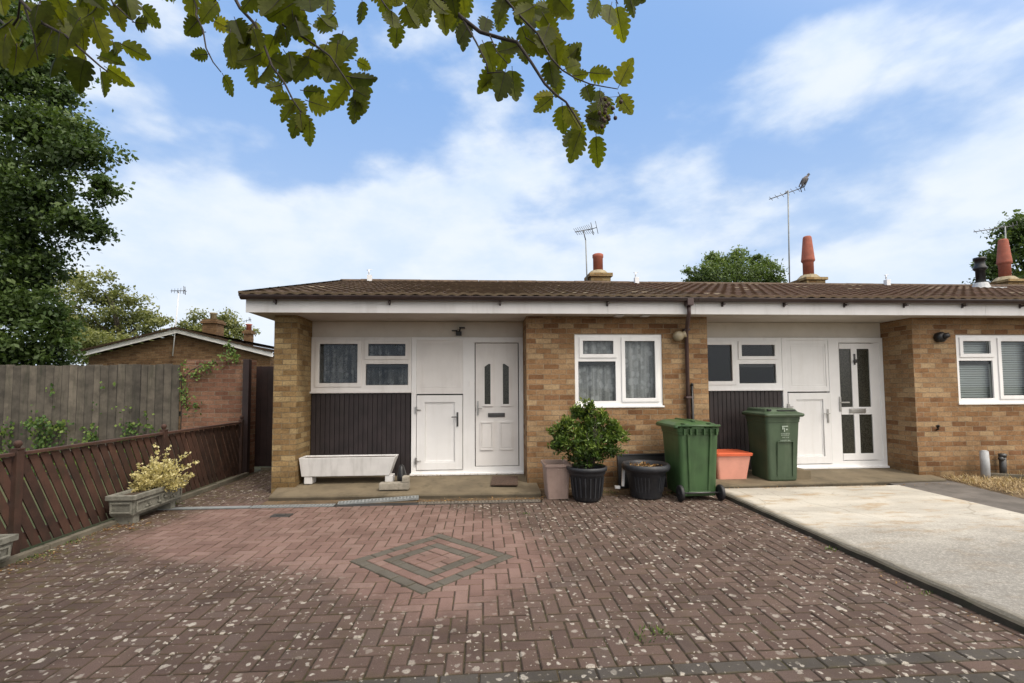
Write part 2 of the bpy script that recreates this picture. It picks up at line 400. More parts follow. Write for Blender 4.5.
# green algae on the left and in the joints
sx = N(nt, 'ShaderNodeSeparateXYZ'); nt.links.new(co, sx.inputs[0])
lg = smooth(nt, math_(nt, 'ADD', sx.outputs[0], math_(nt, 'MULTIPLY', noise(nt, co, 1.6, 4), 1.8)), -3.2, -1.2, .8, .15)
c = mix(nt, math_(nt, 'MULTIPLY', math_(nt, 'MULTIPLY', smooth(nt, noise(nt, co, 9, 6, .7), .45, .68), lg), math_(nt, 'SUBTRACT', 1, cl)), c, (.085, .072, .022))
# lichen blooms
dn = N(nt, 'ShaderNodeTexNoise'); dn.inputs['Scale'].default_value = 30; dn.inputs['Detail'].default_value = 4; nt.links.new(co, dn.inputs['Vector'])
ds = N(nt, 'ShaderNodeVectorMath', operation='SCALE'); ds.inputs['Scale'].default_value = .045; nt.links.new(dn.outputs['Color'], ds.inputs[0])
da = N(nt, 'ShaderNodeVectorMath', operation='ADD'); nt.links.new(co, da.inputs[0]); nt.links.new(ds.outputs[0], da.inputs[1])
area = math_(nt, 'MULTIPLY', smooth(nt, noise(nt, co, 1.7, 4, .6), .30, .54, .30, 1), math_(nt, 'SUBTRACT', 1, cl))
tot = None
for (sc, r0, r1, th0) in ((8.5, .0, .235, .25), (19.0, .0, .30, .40), (44.0, 0, .28, .82)):
    v = N(nt, 'ShaderNodeTexVoronoi'); v.voronoi_dimensions = '2D'; v.inputs['Scale'].default_value = sc; nt.links.new(da.outputs[0], v.inputs['Vector'])
    vs = N(nt, 'ShaderNodeSeparateColor'); nt.links.new(v.outputs['Color'], vs.inputs[0])
    rad = smooth(nt, vs.outputs[0], th0, 1.0, r0, r1)
    mk = math_(nt, 'MULTIPLY', smooth(nt, math_(nt, 'SUBTRACT', rad, v.outputs['Distance']), .0, .09), smooth(nt, vs.outputs[1], .0, .8, .40, 1.0))
    tot = mk if tot is None else math_(nt, 'MAXIMUM', tot, mk)
lm = math_(nt, 'MULTIPLY', math_(nt, 'MULTIPLY', tot, area), smooth(nt, noise(nt, co, 120, 3, .7), .30, .55, .35, .92))
c = mix(nt, lm, c, (.40, .365, .31))
nt.links.new(c, b.inputs['Base Color']); b.inputs['Roughness'].default_value = .82; b.inputs['Specular IOR Level'].default_value = .28
bump(nt, b, math_(nt, 'ADD', grain, math_(nt, 'MULTIPLY', lm, .6)), .45, .004); M['paving'] = m

m, nt, b = newmat('joint_sand'); co = objco(nt)
c = mix(nt, smooth(nt, noise(nt, co, 6, 5), .4, .65), (.022, .016, .010), (.045, .040, .012))
c = mix(nt, smooth(nt, noise(nt, co, 30, 4), .45, .7), c, (.075, .05, .028)); nt.links.new(c, b.inputs['Base Color']); b.inputs['Roughness'].default_value = 1
bump(nt, b, noise(nt, co, 80, 4), .8, .006); M['joint'] = m

m, nt, b = newmat('driveway_concrete'); co = objco(nt)
sx = N(nt, 'ShaderNodeSeparateXYZ'); nt.links.new(co, sx.inputs[0])
mp = N(nt, 'ShaderNodeMapping'); mp.inputs['Scale'].default_value = (.6, 1.5, 1); nt.links.new(co, mp.inputs['Vector'])
big = noise(nt, mp.outputs[0], 1.5, 6, .62, .6)
c = mix(nt, smooth(nt, big, .32, .62), (.40, .375, .325), (.53, .50, .435))
c = mix(nt, smooth(nt, noise(nt, mp.outputs[0], 3.1, 7, .7), .50, .66, 0, .7), c, (.36, .25, .13))
near = smooth(nt, math_(nt, 'ADD', sx.outputs[1], math_(nt, 'MULTIPLY', noise(nt, co, 2, 4), 1.6)), 4.2, 6.0, 1, 0)
agg = smooth(nt, noise(nt, co, 60, 5, .8), .38, .56)
c = mix(nt, math_(nt, 'MULTIPLY', near, .75), c, (.31, .295, .265))
c = mix(nt, math_(nt, 'MULTIPLY', math_(nt, 'ADD', near, .25), agg), c, mix(nt, .8, c, (.50, .50, .50), 'MULTIPLY'))
c = mix(nt, smooth(nt, noise(nt, co, 9, 8, .78), .57, .68, 0, .6), c, (.15, .135, .11))
vk = N(nt, 'ShaderNodeTexVoronoi'); vk.feature = 'DISTANCE_TO_EDGE'; vk.inputs['Scale'].default_value = .55
kd = N(nt, 'ShaderNodeTexNoise'); kd.inputs['Scale'].default_value = 3; kd.inputs['Detail'].default_value = 6; nt.links.new(co, kd.inputs['Vector'])
ka = N(nt, 'ShaderNodeVectorMath', operation='MULTIPLY_ADD'); nt.links.new(kd.outputs['Color'], ka.inputs[0]); ka.inputs[1].default_value = (.35, .35, 0); nt.links.new(co, ka.inputs[2]); nt.links.new(ka.outputs[0], vk.inputs['Vector'])
c = mix(nt, smooth(nt, vk.outputs['Distance'], .001, .004, .35, 0), c, (.16, .14, .10))
edg = smooth(nt, math_(nt, 'ADD', sx.outputs[0], math_(nt, 'MULTIPLY', noise(nt, co, 12, 5), .10)), 3.24, 3.36, .75, 0)
c = mix(nt, edg, c, (.13, .115, .085))
nt.links.new(c, b.inputs['Base Color']); b.inputs['Roughness'].default_value = .9; b.inputs['Specular IOR Level'].default_value = .25
bump(nt, b, noise(nt, co, 90, 5, .7), .6, .005); M['drive'] = m
M['tarmac'] = plain('worn_tarmac', (.125, .112, .10), .95, .25, 3, .6, (.06, .052, .045), bmp=1)
M['earth'] = plain('bare_earth', (.11, .075, .042), 1, .4, 4, .6, (.06, .045, .022), bmp=1)
M['asphalt'] = plain('asphalt', (.055, .055, .055), .95, .2, 5, bmp=.8)
m, nt, b = newmat('rough_ground'); co = objco(nt)
c = mix(nt, smooth(nt, noise(nt, co, .35, 6), .4, .6), (.05, .065, .022), (.085, .075, .035)); nt.links.new(c, b.inputs['Base Color']); b.inputs['Roughness'].default_value = 1
bump(nt, b, noise(nt, co, 5, 6), 1, .05); M['ground'] = m

M['whitebeam'] = leaf_mat('whitebeam_leaves', [(.04, .052, .010), (.09, .112, .016), (.155, .175, .024), (.26, .25, .035)], .66, .5, (1.6, 1.5, .42), veins=True)
M['whitebeam_crown'] = leaf_mat('whitebeam_crown_leaves', [(.04, .055, .010), (.09, .115, .016), (.145, .17, .024)], .4)
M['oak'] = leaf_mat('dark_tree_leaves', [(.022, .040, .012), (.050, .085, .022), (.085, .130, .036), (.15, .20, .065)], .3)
M['birch'] = leaf_mat('olive_tree_leaves', [(.07, .085, .03), (.13, .15, .05), (.19, .205, .07), (.28, .28, .11)], .3)
M['conifer'] = leaf_mat('evergreen_leaves', [(.035, .06, .018), (.075, .115, .035), (.125, .18, .05), (.2, .26, .09)], .3)
M['laurel'] = leaf_mat('glossy_shrub_leaves', [(.022, .046, .010), (.060, .108, .020), (.14, .20, .036), (.34, .38, .09)], .25, .32)
M['pale'] = leaf_mat('pale_dry_leaves', [(.26, .20, .08), (.50, .43, .19), (.70, .63, .34), (.82, .77, .50)], .25, .6)
M['straw'] = leaf_mat('straw', [(.16, .10, .05), (.36, .25, .13), (.52, .40, .23), (.60, .50, .32)], .2, .8)
M['ivy'] = leaf_mat('ivy_leaves', [(.02, .05, .012), (.05, .10, .02), (.11, .17, .035), (.2, .26, .06)], .25)
M['litter'] = leaf_mat('fallen_leaves', [(.07, .035, .015), (.18, .09, .03), (.30, .17, .06), (.36, .26, .13)], .1, .8)

# ------------------------------------------------------------------ sky and light
w = bpy.data.worlds.new('World'); scene.world = w; w.use_nodes = True; nt = w.node_tree
bg = nt.nodes['Background']; tc = N(nt, 'ShaderNodeTexCoord')
SUN = Vector((.55, -.62, 1.2)).normalized()
sky = N(nt, 'ShaderNodeTexSky'); sky.sky_type = 'NISHITA'; sky.sun_disc = False
sky.sun_elevation = math.asin(SUN.z); sky.sun_rotation = math.atan2(SUN.x, SUN.y); sky.air_density = 1.0; sky.dust_density = .6; sky.ozone_density = 1.5
sp = N(nt, 'ShaderNodeSeparateXYZ'); nt.links.new(tc.outputs['Generated'], sp.inputs[0])
zc = math_(nt, 'ADD', math_(nt, 'MAXIMUM', sp.outputs[2], 0), .22)
cx = math_(nt, 'DIVIDE', sp.outputs[0], zc); cyv = math_(nt, 'DIVIDE', sp.outputs[1], zc)
cb = N(nt, 'ShaderNodeCombineXYZ'); nt.links.new(cx, cb.inputs[0]); nt.links.new(cyv, cb.inputs[1])
mp = N(nt, 'ShaderNodeMapping'); mp.inputs['Location'].default_value = (4.3, 2.2, .9); mp.inputs['Scale'].default_value = (1, 1, 2.0); mp.inputs['Rotation'].default_value = (0, .18, .45)
nt.links.new(tc.outputs['Generated'], mp.inputs['Vector'])
n1 = noise(nt, mp.outputs[0], 3.3, 7, .50, .0)
n2 = noise(nt, mp.outputs[0], 7.5, 6, .55, .1)
el = smooth(nt, sp.outputs[2], .12, .66, .34, -.02)      # more cloud towards the horizon
back = smooth(nt, sp.outputs[1], -.2, .25, .25, 0)       # thick bright cloud on the sunny side behind the camera
dens = math_(nt, 'ADD', math_(nt, 'ADD', math_(nt, 'ADD', n1, back), math_(nt, 'MULTIPLY', math_(nt, 'SUBTRACT', n2, .5), .22)), el)
mask = smooth(nt, dens, .535, .76)
blue = mix(nt, 1, mix(nt, 1, sky.outputs[0], (.10, .10, .10), 'MULTIPLY'), (1.35, 1.12, 1.0), 'MULTIPLY')
blue = mix(nt, .75, blue, mix(nt, smooth(nt, sp.outputs[2], 0, .60), (.62, .78, 1.0), (.31, .54, .97)))
cloudc = mix(nt, smooth(nt, n2, .3, .7), (.70, .81, .97), (.84, .90, .97))
skyc = mix(nt, math_(nt, 'MULTIPLY', mask, .92), blue, cloudc)
vd = N(nt, 'ShaderNodeVectorMath', operation='DOT_PRODUCT'); nt.links.new(tc.outputs['Generated'], vd.inputs[0]); vd.inputs[1].default_value = SUN
glow = smooth(nt, vd.outputs['Value'], .25, 1.0)
glow = math_(nt, 'POWER', glow, 1.6)
skyc = mix(nt, glow, skyc, (3.0, 2.74, 2.44))              # veiled sun behind thin cloud
nt.links.new(skyc, bg.inputs['Color']); bg.inputs['Strength'].default_value = 1.08
sl = bpy.data.lights.new('sun', 'SUN'); sl.energy = 1.9; sl.angle = R(11); sl.color = (1, .94, .86)
so = bpy.data.objects.new('sun', sl); col.objects.link(so); so.rotation_euler = SUN.to_track_quat('Z', 'Y').to_euler()
scene.view_settings.view_transform = 'Standard'; scene.view_settings.look = 'None'; scene.view_settings.exposure = 0
scene.cycles.max_bounces = 8; scene.cycles.transparent_max_bounces = 16; scene.cycles.caustics_reflective = False; scene.cycles.caustics_refractive = False

# ------------------------------------------------------------------ ground
def flat(name, mat, pts, z, kind='structure', down=None):
    mb = MB(); mb.poly([(x, y, z) for x, y in pts])
    if down is not None:
        n = len(pts)
        for i in range(n):
            a, b_ = pts[i], pts[(i+1) % n]; mb.poly([(a[0], a[1], z), (a[0], a[1], down), (b_[0], b_[1], down), (b_[0], b_[1], z)])
    return tag(mb.build(name, mat), kind=kind)
flat('ground', M['ground'], [(-600, -400), (600, -400), (600, 900), (-600, 900)], -.05)
flat('road', M['asphalt'], [(-40, -9), (40, -9), (40, -3.2), (-40, -3.2)], -.035)
flat('pavement', M['asphalt'], [(-40, -3.1), (40, -3.1), (40, -1.0), (-40, -1.0)], -.012)

XL, XR = -4.02, 3.17
DC = (-.426, 4.165); DS = .70      # diamond centre and half diagonal
CLEAN = [(-3.29, 6.3), (-3.5, 4.9), (-2.8, 4.35), (-1.9, 4.15), (-1.25, 3.9), (-.77, 3.42), (-.32, 3.05), (0, 3.2), (.34, 3.5), (.56, 4.05), (.5, 4.7), (.2, 5.3), (-.8, 6.3)]
def poly_dist(p, poly):
    inside = False; best = 1e9; n = len(poly)
    for i in range(n):
        ax, ay = poly[i]; bx, by = poly[(i+1) % n]
        if (ay > p[1]) != (by > p[1]) and p[0] < (bx-ax)*(p[1]-ay)/(by-ay)+ax: inside = not inside
        dx, dy = bx-ax, by-ay; t = max(0, min(1, ((p[0]-ax)*dx+(p[1]-ay)*dy)/(dx*dx+dy*dy)))
        best = min(best, math.hypot(p[0]-ax-t*dx, p[1]-ay-t*dy))
    return best if inside else -best
def clean(co): return max(0, min(1, .55 + poly_dist((co[0], co[1]), CLEAN)/.75))
def clip(poly, a, b_, c_):   # keep a*x+b*y<=c
    out = []
    for i in range(len(poly)):
        p, q = poly[i], poly[(i+1) % len(poly)]
        dp, dq = a*p[0]+b_*p[1]-c_, a*q[0]+b_*q[1]-c_
        if dp <= 0: out.append(p)
        if (dp < 0 < dq) or (dq < 0 < dp):
            t = dp/(dp-dq); out.append((p[0]+(q[0]-p[0])*t, p[1]+(q[1]-p[1])*t))
    return out
def area(p): return abs(sum(p[i][0]*p[(i+1) % len(p)][1]-p[(i+1) % len(p)][0]*p[i][1] for i in range(len(p))))/2
def inset(p, d):
    q = [v for i, v in enumerate(p) if math.dist(v, p[i-1]) > 1e-4]
    if len(q) < 3: return None
    sgn = 1 if sum(q[i][0]*q[(i+1) % len(q)][1]-q[(i+1) % len(q)][0]*q[i][1] for i in range(len(q))) > 0 else -1
    if sgn < 0: q.reverse()
    L = []
    for i in range(len(q)):
        a, b_ = q[i], q[(i+1) % len(q)]; l = math.dist(a, b_); nx, ny = -(b_[1]-a[1])/l, (b_[0]-a[0])/l
        L.append((nx, ny, nx*a[0]+ny*a[1]+d))
    out = []
    for i in range(len(q)):
        a, b_ = L[i-1], L[i]; det = a[0]*b_[1]-a[1]*b_[0]
        if abs(det) < 1e-6: return None
        out.append(((a[2]*b_[1]-a[1]*b_[2])/det, (a[0]*b_[2]-a[2]*b_[0])/det))
    return out
pav = MB()
def block(poly, char=0, tone=None):
    if area(poly) < .0009: return
    A = inset(poly, .0030); B = inset(poly, .0105)
    if not A or not B or len(A) != len(B) or area(B) > area(A): return
    if min(math.dist(B[i], B[i-1]) for i in range(len(B))) < .003: B = inset(poly, .003)
    if not B or len(A) != len(B): return
    tone = rnd.random() if tone is None else tone
    h = rnd.uniform(-.0015, .0015); tx, ty = rnd.uniform(-.012, .012), rnd.uniform(-.012, .012); cx_, cy_ = B[0]
    def z(p, o): return h + o + (p[0]-cx_)*tx + (p[1]-cy_)*ty
    c = lambda co: (tone, clean(co), char, 1.0 if co.z > -.0032 + rim else 0.0)
    n = len(A); top = [(p[0], p[1], z(p, 0)) for p in B]; mid = [(p[0], p[1], z(p, -.0055)) for p in A]; bot = [(p[0], p[1], -.02) for p in A]
    rim = min(p[2] for p in top)-.001+.0032; vs = top+mid+bot; fs = [tuple(range(n))]
    for i in range(n):
        j = (i+1) % n; fs.append((n+i, n+j, j, i)); fs.append((2*n+i, 2*n+j, n+j, n+i))
    pav.mesh(vs, fs, c)
k = 1/math.sqrt(2)
HP = []   # half planes of the diamond: n.x <= c inside
for sx_, sy_ in ((1, 1), (1, -1), (-1, 1), (-1, -1)): HP.append((sx_*k, sy_*k, (sx_*DC[0]+sy_*DC[1])*k + DS*k))
def lay(poly, edges):
    for (a, b_, c_) in edges:
        poly = clip(poly, a, b_, c_)
        if len(poly) < 3: return
    # subtract the diamond
    xs = [p[0] for p in poly]; ys = [p[1] for p in poly]
    if max(xs) < DC[0]-DS or min(xs) > DC[0]+DS or max(ys) < DC[1]-DS or min(ys) > DC[1]+DS: block(poly); return
    rest = poly
    tone = rnd.random()
    for (a, b_, c_) in HP:
        outp = clip(rest, -a, -b_, -c_)
        if len(outp) >= 3: block(outp, tone=tone)
        rest = clip(rest, a, b_, c_)
        if len(rest) < 3: return
U = .1
def field(x0, x1, y0, y1, edges):
    for i in range(int((x0+6)/U)-2, int((x1+6)/U)+3):
        for j in range(int((y0+3)/U)-2, int((y1+3)/U)+3):
            q = (i-j) % 4; x, y = -6+i*U, -3+j*U
            if q == 0: lay([(x, y), (x+2*U, y), (x+2*U, y+U), (x, y+U)], edges)
            elif q == 3: lay([(x, y), (x+U, y), (x+U, y+2*U), (x, y+2*U)], edges)
SK = .03  # the cross bands run slightly askew
def band_y(x, y): return y + SK*(x/3)
field(XL, XR, 2.5, 6.1, [(-1, 0, -XL), (1, 0, XR), (SK/3, -1, -2.5), (0, 1, 6.06)])
field(XL, XR, -1, 2.2, [(-1, 0, -XL), (1, 0, XR), (-SK/3, 1, 2.2), (0, -1, 1.0)])
field(XL+.1, -2.80, 6.2, 9.4, [(-1, 0, -XL-.1), (1, 0, -2.80), (0, -1, -6.19), (0, 1, 9.4)])
field(.76, XR, 6.06, 6.4, [(-1, 0, -.76), (1, 0, XR), (0, -1, -6.06), (0, 1, 6.36)])
for r_, (yy, chh) in enumerate(((2.4, 1), (2.3, 0), (2.2, 1))):
    x = XL - (.1 if r_ % 2 else 0)
    while x < XR:
        a, b_ = max(x, XL), min(x+.2, XR)
        if b_-a > .02: block([(a, band_y(a, yy)), (b_, band_y(b_, yy)), (b_, band_y(b_, yy+.1)), (a, band_y(a, yy+.1))], chh)
        x += .2
# the diamond: rings of blocks turned 45 degrees
S2 = DS*math.sqrt(2)/2    # half side
def rot(p): return (DC[0]+(p[0]-p[1])*k, DC[1]+(p[0]+p[1])*k)
u = S2/5
for ring in range(4):
    o_ = S2 - ring*u; inn = o_-u; chh = 1 if ring in (0, 2) else 0
    for q in range(4):
        L0 = -o_; x = L0
        while x < inn-1e-6:
            x2 = min(x+2*u, inn)
            if inn - x2 < .03: x2 = inn
            pts = [(x, inn), (x2, inn), (x2, o_), (x, o_)]
            for _ in range(q): pts = [(-p[1], p[0]) for p in pts]
            block([rot(p) for p in pts], chh); x = x2
o_ = u
for j in range(2):
    block([rot(p) for p in [(-o_, -o_+j*u), (o_, -o_+j*u), (o_, -o_+(j+1)*u), (-o_, -o_+(j+1)*u)]], 0)
tag(pav.build('brick_paving', M['paving']), kind='structure')
flat('paving_bed', M['joint'], [(XL, -1), (XR, -1), (XR, 6.45), (.76, 6.45), (.76, 6.1), (XL, 6.1)], -.0065)
flat('path_bed', M['joint'], [(XL, 6.20), (-2.80, 6.20), (-2.80, 9.6), (XL, 9.6)], -.0065)
flat('drain_bed', M['earth'], [(-2.86, 6.20), (.758, 6.20), (.758, 6.5), (-2.86, 6.5)], -.003)
flat('drain_channel', M['black'], [(-3.94, 6.07), (.757, 6.07), (.757, 6.199), (-3.94, 6.199)], -.0035)
flat('bed_soil', M['earth'], [(.80, 6.36), (2.95, 6.36), (2.95, 6.879), (.80, 6.879)], .004, down=-.03)

# porch slab, neighbour slab, drive
def wedge(name, pts, mat, zb=-.04):
    mb = MB(); n = len(pts)
    vs = [(p[0], p[1], zb) for p in pts] + list(pts)
    # edge softened: a small arris ring
    mb.poly(pts)
    for i in range(n):
        a, b_ = pts[i], pts[(i+1) % n]; mb.poly([(a[0], a[1], zb), (b_[0], b_[1], zb), b_, a])
    return mb.build(name, mat, bevel=0)
def slab_mesh(name, front, back, nx, zf, zr, mat):
    """slab with a slightly ragged front edge; front/back are ((x,y),(x,y))"""
    mb = MB(); r2 = random.Random(3); prev = None
    for i in range(nx+1):
        t = i/nx; fx = front[0][0]+(front[1][0]-front[0][0])*t; fy = front[0][1]+(front[1][1]-front[0][1])*t + r2.uniform(-.007, .007)
        bx = back[0][0]+(back[1][0]-back[0][0])*t; by = back[0][1]+(back[1][1]-back[0][1])*t
        cur = [(fx, fy+.006, -.04), (fx, fy, zf-.022), (fx, fy+.018, zf), (bx, by, zr)]
        if prev:
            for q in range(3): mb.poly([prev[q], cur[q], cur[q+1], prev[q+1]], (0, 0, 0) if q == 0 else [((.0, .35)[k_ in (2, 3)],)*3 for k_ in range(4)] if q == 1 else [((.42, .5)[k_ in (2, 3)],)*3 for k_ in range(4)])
        else: mb.poly(cur + [(bx, by, -.04)])
        prev = cur
    mb.poly(list(reversed(prev + [(bx, by, -.04)])))
    return tag(mb.build(name, mat), kind='structure')
slab_mesh('porch_path', ((-2.78, 6.44), (.78, 6.36)), ((-2.96, 7.5), (.78, 7.5)), 40, .055, .12, M['concrete'])
slab_mesh('neighbour_path', ((2.96, 6.42), (6.78, 6.60)), ((2.96, 7.5), (6.9, 7.5)), 40, .085, .12, M['concrete'])
dr = MB(); r2 = random.Random(5); prev = None
for i in range(60):
    y = -1 + (6.38+1)*i/59; w_ = r2.uniform(-.013, .010)
    cur = [(3.175+w_*.4, y, -.04), (3.178+w_, y, .035), (3.205+w_, y, .058), (5.83, y, .060), (5.83, y, -.04)]
    if prev:
        for q in range(4): dr.poly([prev[q], prev[q+1], cur[q+1], cur[q]])
    prev = cur
dr.poly(prev); 
tag(dr.build('neighbour_drive', M['drive']), kind='structure')
mb = MB(); prev = None
for i in range(60):
    y = -1 + 7.36*i/59
    z1 = .052 + r2.uniform(-.004, .004); xo = r2.uniform(-.004, .004)
    cur = [(3.148+xo, y, -.03), (3.146+xo, y, z1-.008), (3.172, y, z1)]
    if prev:
        for q in range(2): mb.poly([prev[q], cur[q], cur[q+1], prev[q+1]])
    prev = cur
tag(mb.build('drive_kerb', M['kerb_dark']), kind='structure')
flat('tarmac_strip', M['tarmac'], [(5.834, -1), (6.5, -1), (6.62, 5.4), (6.9, 6.7), (6.79, 6.72), (6.78, 6.6), (5.834, 6.55)], .050, down=-.04)
flat('dry_lawn', M['earth'], [(6.504, -1), (14, -1), (14, 6.87), (6.92, 6.87), (6.9, 6.705), (6.624, 5.4)], .040, down=-.04)
flat('neighbour_garden', M['ground'], [(-14, -1), (-4.2, -1), (-4.2, 8.4), (-14, 8.4)], -.02)
mb = MB(); 
for j in range(9): mb.box(XL+.005+.0*j, XL+.07, -.9+j*.93, -.9+j*.93+.92, -.04, .045, .008)
mb.box(XL+.005, XL+.07, 7.48, 8.38, -.04, .05, .008)
tag(mb.build('path_edging', M['kerb']), kind='structure')

# ------------------------------------------------------------------ drainage channel
def grate(x0, x1, y0, y1, solid=False):
    mb = MB(); h = .006
    mb.box(x0, x1, y0, y0+.012, -.02, h, .001); mb.box(x0, x1, y1-.012, y1, -.02, h, .001)
    mb.box(x0, x0+.012, y0+.012, y1-.012, -.02, h-.0005); mb.box(x1-.012, x1, y0+.012, y1-.012, -.02, h-.0005)
    if solid: mb.box(x0+.012, x1-.012, y0+.012, y1-.012, -.02, h-.001)
    else:
        n = int((x1-x0)/.042)
        for i in range(1, n): x = x0+i*(x1-x0)/n; mb.box(x-.010, x+.010, y0+.012, y1-.012, -.015, h-.001)
        mb.box(x0+.012, x1-.012, (y0+y1)/2-.006, (y0+y1)/2+.006, -.016, h-.002)
    return mb
single(grate(-3.93, -2.87, 6.085, 6.175, True), 'drain_cover', M['galv'], 'plain grey solid drain cover strip beside the fence end', 'drain cover')
G = 'slotted drain grates along the porch'
single(grate(-2.85, -1.85, 6.08, 6.19), 'drain_grate', M['galv'], 'grey slotted drain grate lying flat in front of the left pillar', 'drain grate', G)
o = single(grate(-.5, .5, -.05, .05), 'drain_grate', M['galv'], 'lifted crooked drain grate lying askew against the porch edge', 'drain grate', G)
o.location = (-1.33, 6.275, .022); o.rotation_euler = (R(6), R(-1.5), R(8))
single(grate(-.81, .74, 6.10, 6.20), 'drain_grate', M['galv_dirty'], 'debris filled drain grate in front of the white front door', 'drain grate', G)
mb = MB(); mb.box(-2.42, -2.2, 5.62, 5.76, -.004, .005, .002); mb.box(-2.36, -2.26, 5.66, 5.71, .004, .012, .003)
single(mb, 'gully_cover', M['dgrey'], 'small dark gully cover set in the pink paving', 'drain cover')

# ------------------------------------------------------------------ bungalows
YF, YR, YE = 6.88, 7.44, 6.57
ZE = 2.50
YK, ZK = 11.0, 3.90
P = 5.976
XJ = 3.05           # roof joint between the first two bungalows
def roof_z(y): return 2.70 + (ZK-2.70)*(y-6.44)/(YK-6.44)

def window(parent, rect, lights, y, curtain=None, name='window', mat=None, sill=True, label=None):
    """rect = outer frame; lights = [(glass rect, sash border or 0)]"""
    mat = mat or M['upvc']
    x0, x1, z0, z1 = rect
    win = MB()
    win.slab(rect, [((g[0]-s if s else g[0]), (g[1]+s if s else g[1]), (g[2]-s if s else g[2]), (g[3]+s if s else g[3])) for g, s in lights], y, y+.065)
    fr = win.build(name, mat, parent, bevel=.004)
    if label: fr['label'] = label
    for g, s in lights:
        if s:
            sm = MB(); e = .006
            sm.slab((g[0]-s-e, g[1]+s+e, g[2]-s-e, g[3]+s+e), [g], y-.016, y-.001); sm.slab((g[0]-s+.002, g[1]+s-.002, g[2]-s+.002, g[3]+s-.002), [g], y-.0005, y+.05)
            sm.build('sash', mat, fr, bevel=.004)
        gm = MB(); yy = y+.018 if s else y+.03
        gm.poly([(g[0]-.005, yy, g[2]-.005), (g[1]+.005, yy, g[2]-.005), (g[1]+.005, yy, g[3]+.005), (g[0]-.005, yy, g[3]+.005)])
        gm.build('pane', M['glass'], fr)
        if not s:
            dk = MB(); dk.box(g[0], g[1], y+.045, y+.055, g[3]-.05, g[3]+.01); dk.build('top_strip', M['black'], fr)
        # black gasket round the glass
        ga = MB(); ga.slab((g[0]-.001, g[1]+.001, g[2]-.001, g[3]+.001), [(g[0]+.006, g[1]-.006, g[2]+.006, g[3]-.006)], yy-.006, yy-.002); ga.build('gasket', M['black'], fr)
    if sill:
        sm = MB(); sm.box(x0-.012, x1+.012, y-.035, y+.01, z0-.022, z0+.004, .005); sm.build('sill', mat, fr)
    if curtain:
        cm = MB(); n = 150; r3 = random.Random(int(x0*100)); pts = []
        yy = y+.13
        for i in range(n+1):
            t = i/n; x = x0+(x1-x0)*t
            d = .012*math.sin(t*(x1-x0)*2*PI/.11 + 2.2*math.sin(t*5)) + .005*math.sin(t*47)
            pts.append((x, yy+d))
        for i in range(n):
            a, b_ = pts[i], pts[i+1]
            cm.poly([(a[0], a[1], z0-.05), (b_[0], b_[1], z0-.05), (b_[0], b_[1], z1-curtain[1]), (a[0], a[1], z1-curtain[1])], smooth=True)
        cm.build('curtain', curtain[0], fr)
    return fr
def panel(mb, rect, y, depth=.012, border=.03):
    """recessed plain panel with a moulded edge"""
    x0, x1, z0, z1 = rect
    mb.slab((x0, x1, z0, z1), [(x0+border, x1-border, z0+border, z1-border)], y-depth, y)
def handle(parent, x, z, y, side=1, name='handle'):
    mb = MB(); mb.box(x-.016, x+.016, y-.012, y, z-.11, z+.09, .004); mb.box(min(x, x+side*.12), max(x, x+side*.12), y-.05, y-.034, z+.03, z+.048, .005)
    mb.box(x-.009, x+.009, y-.045, y-.008, z+.03, z+.048)
    return mb.build(name, M['chrome'], parent)

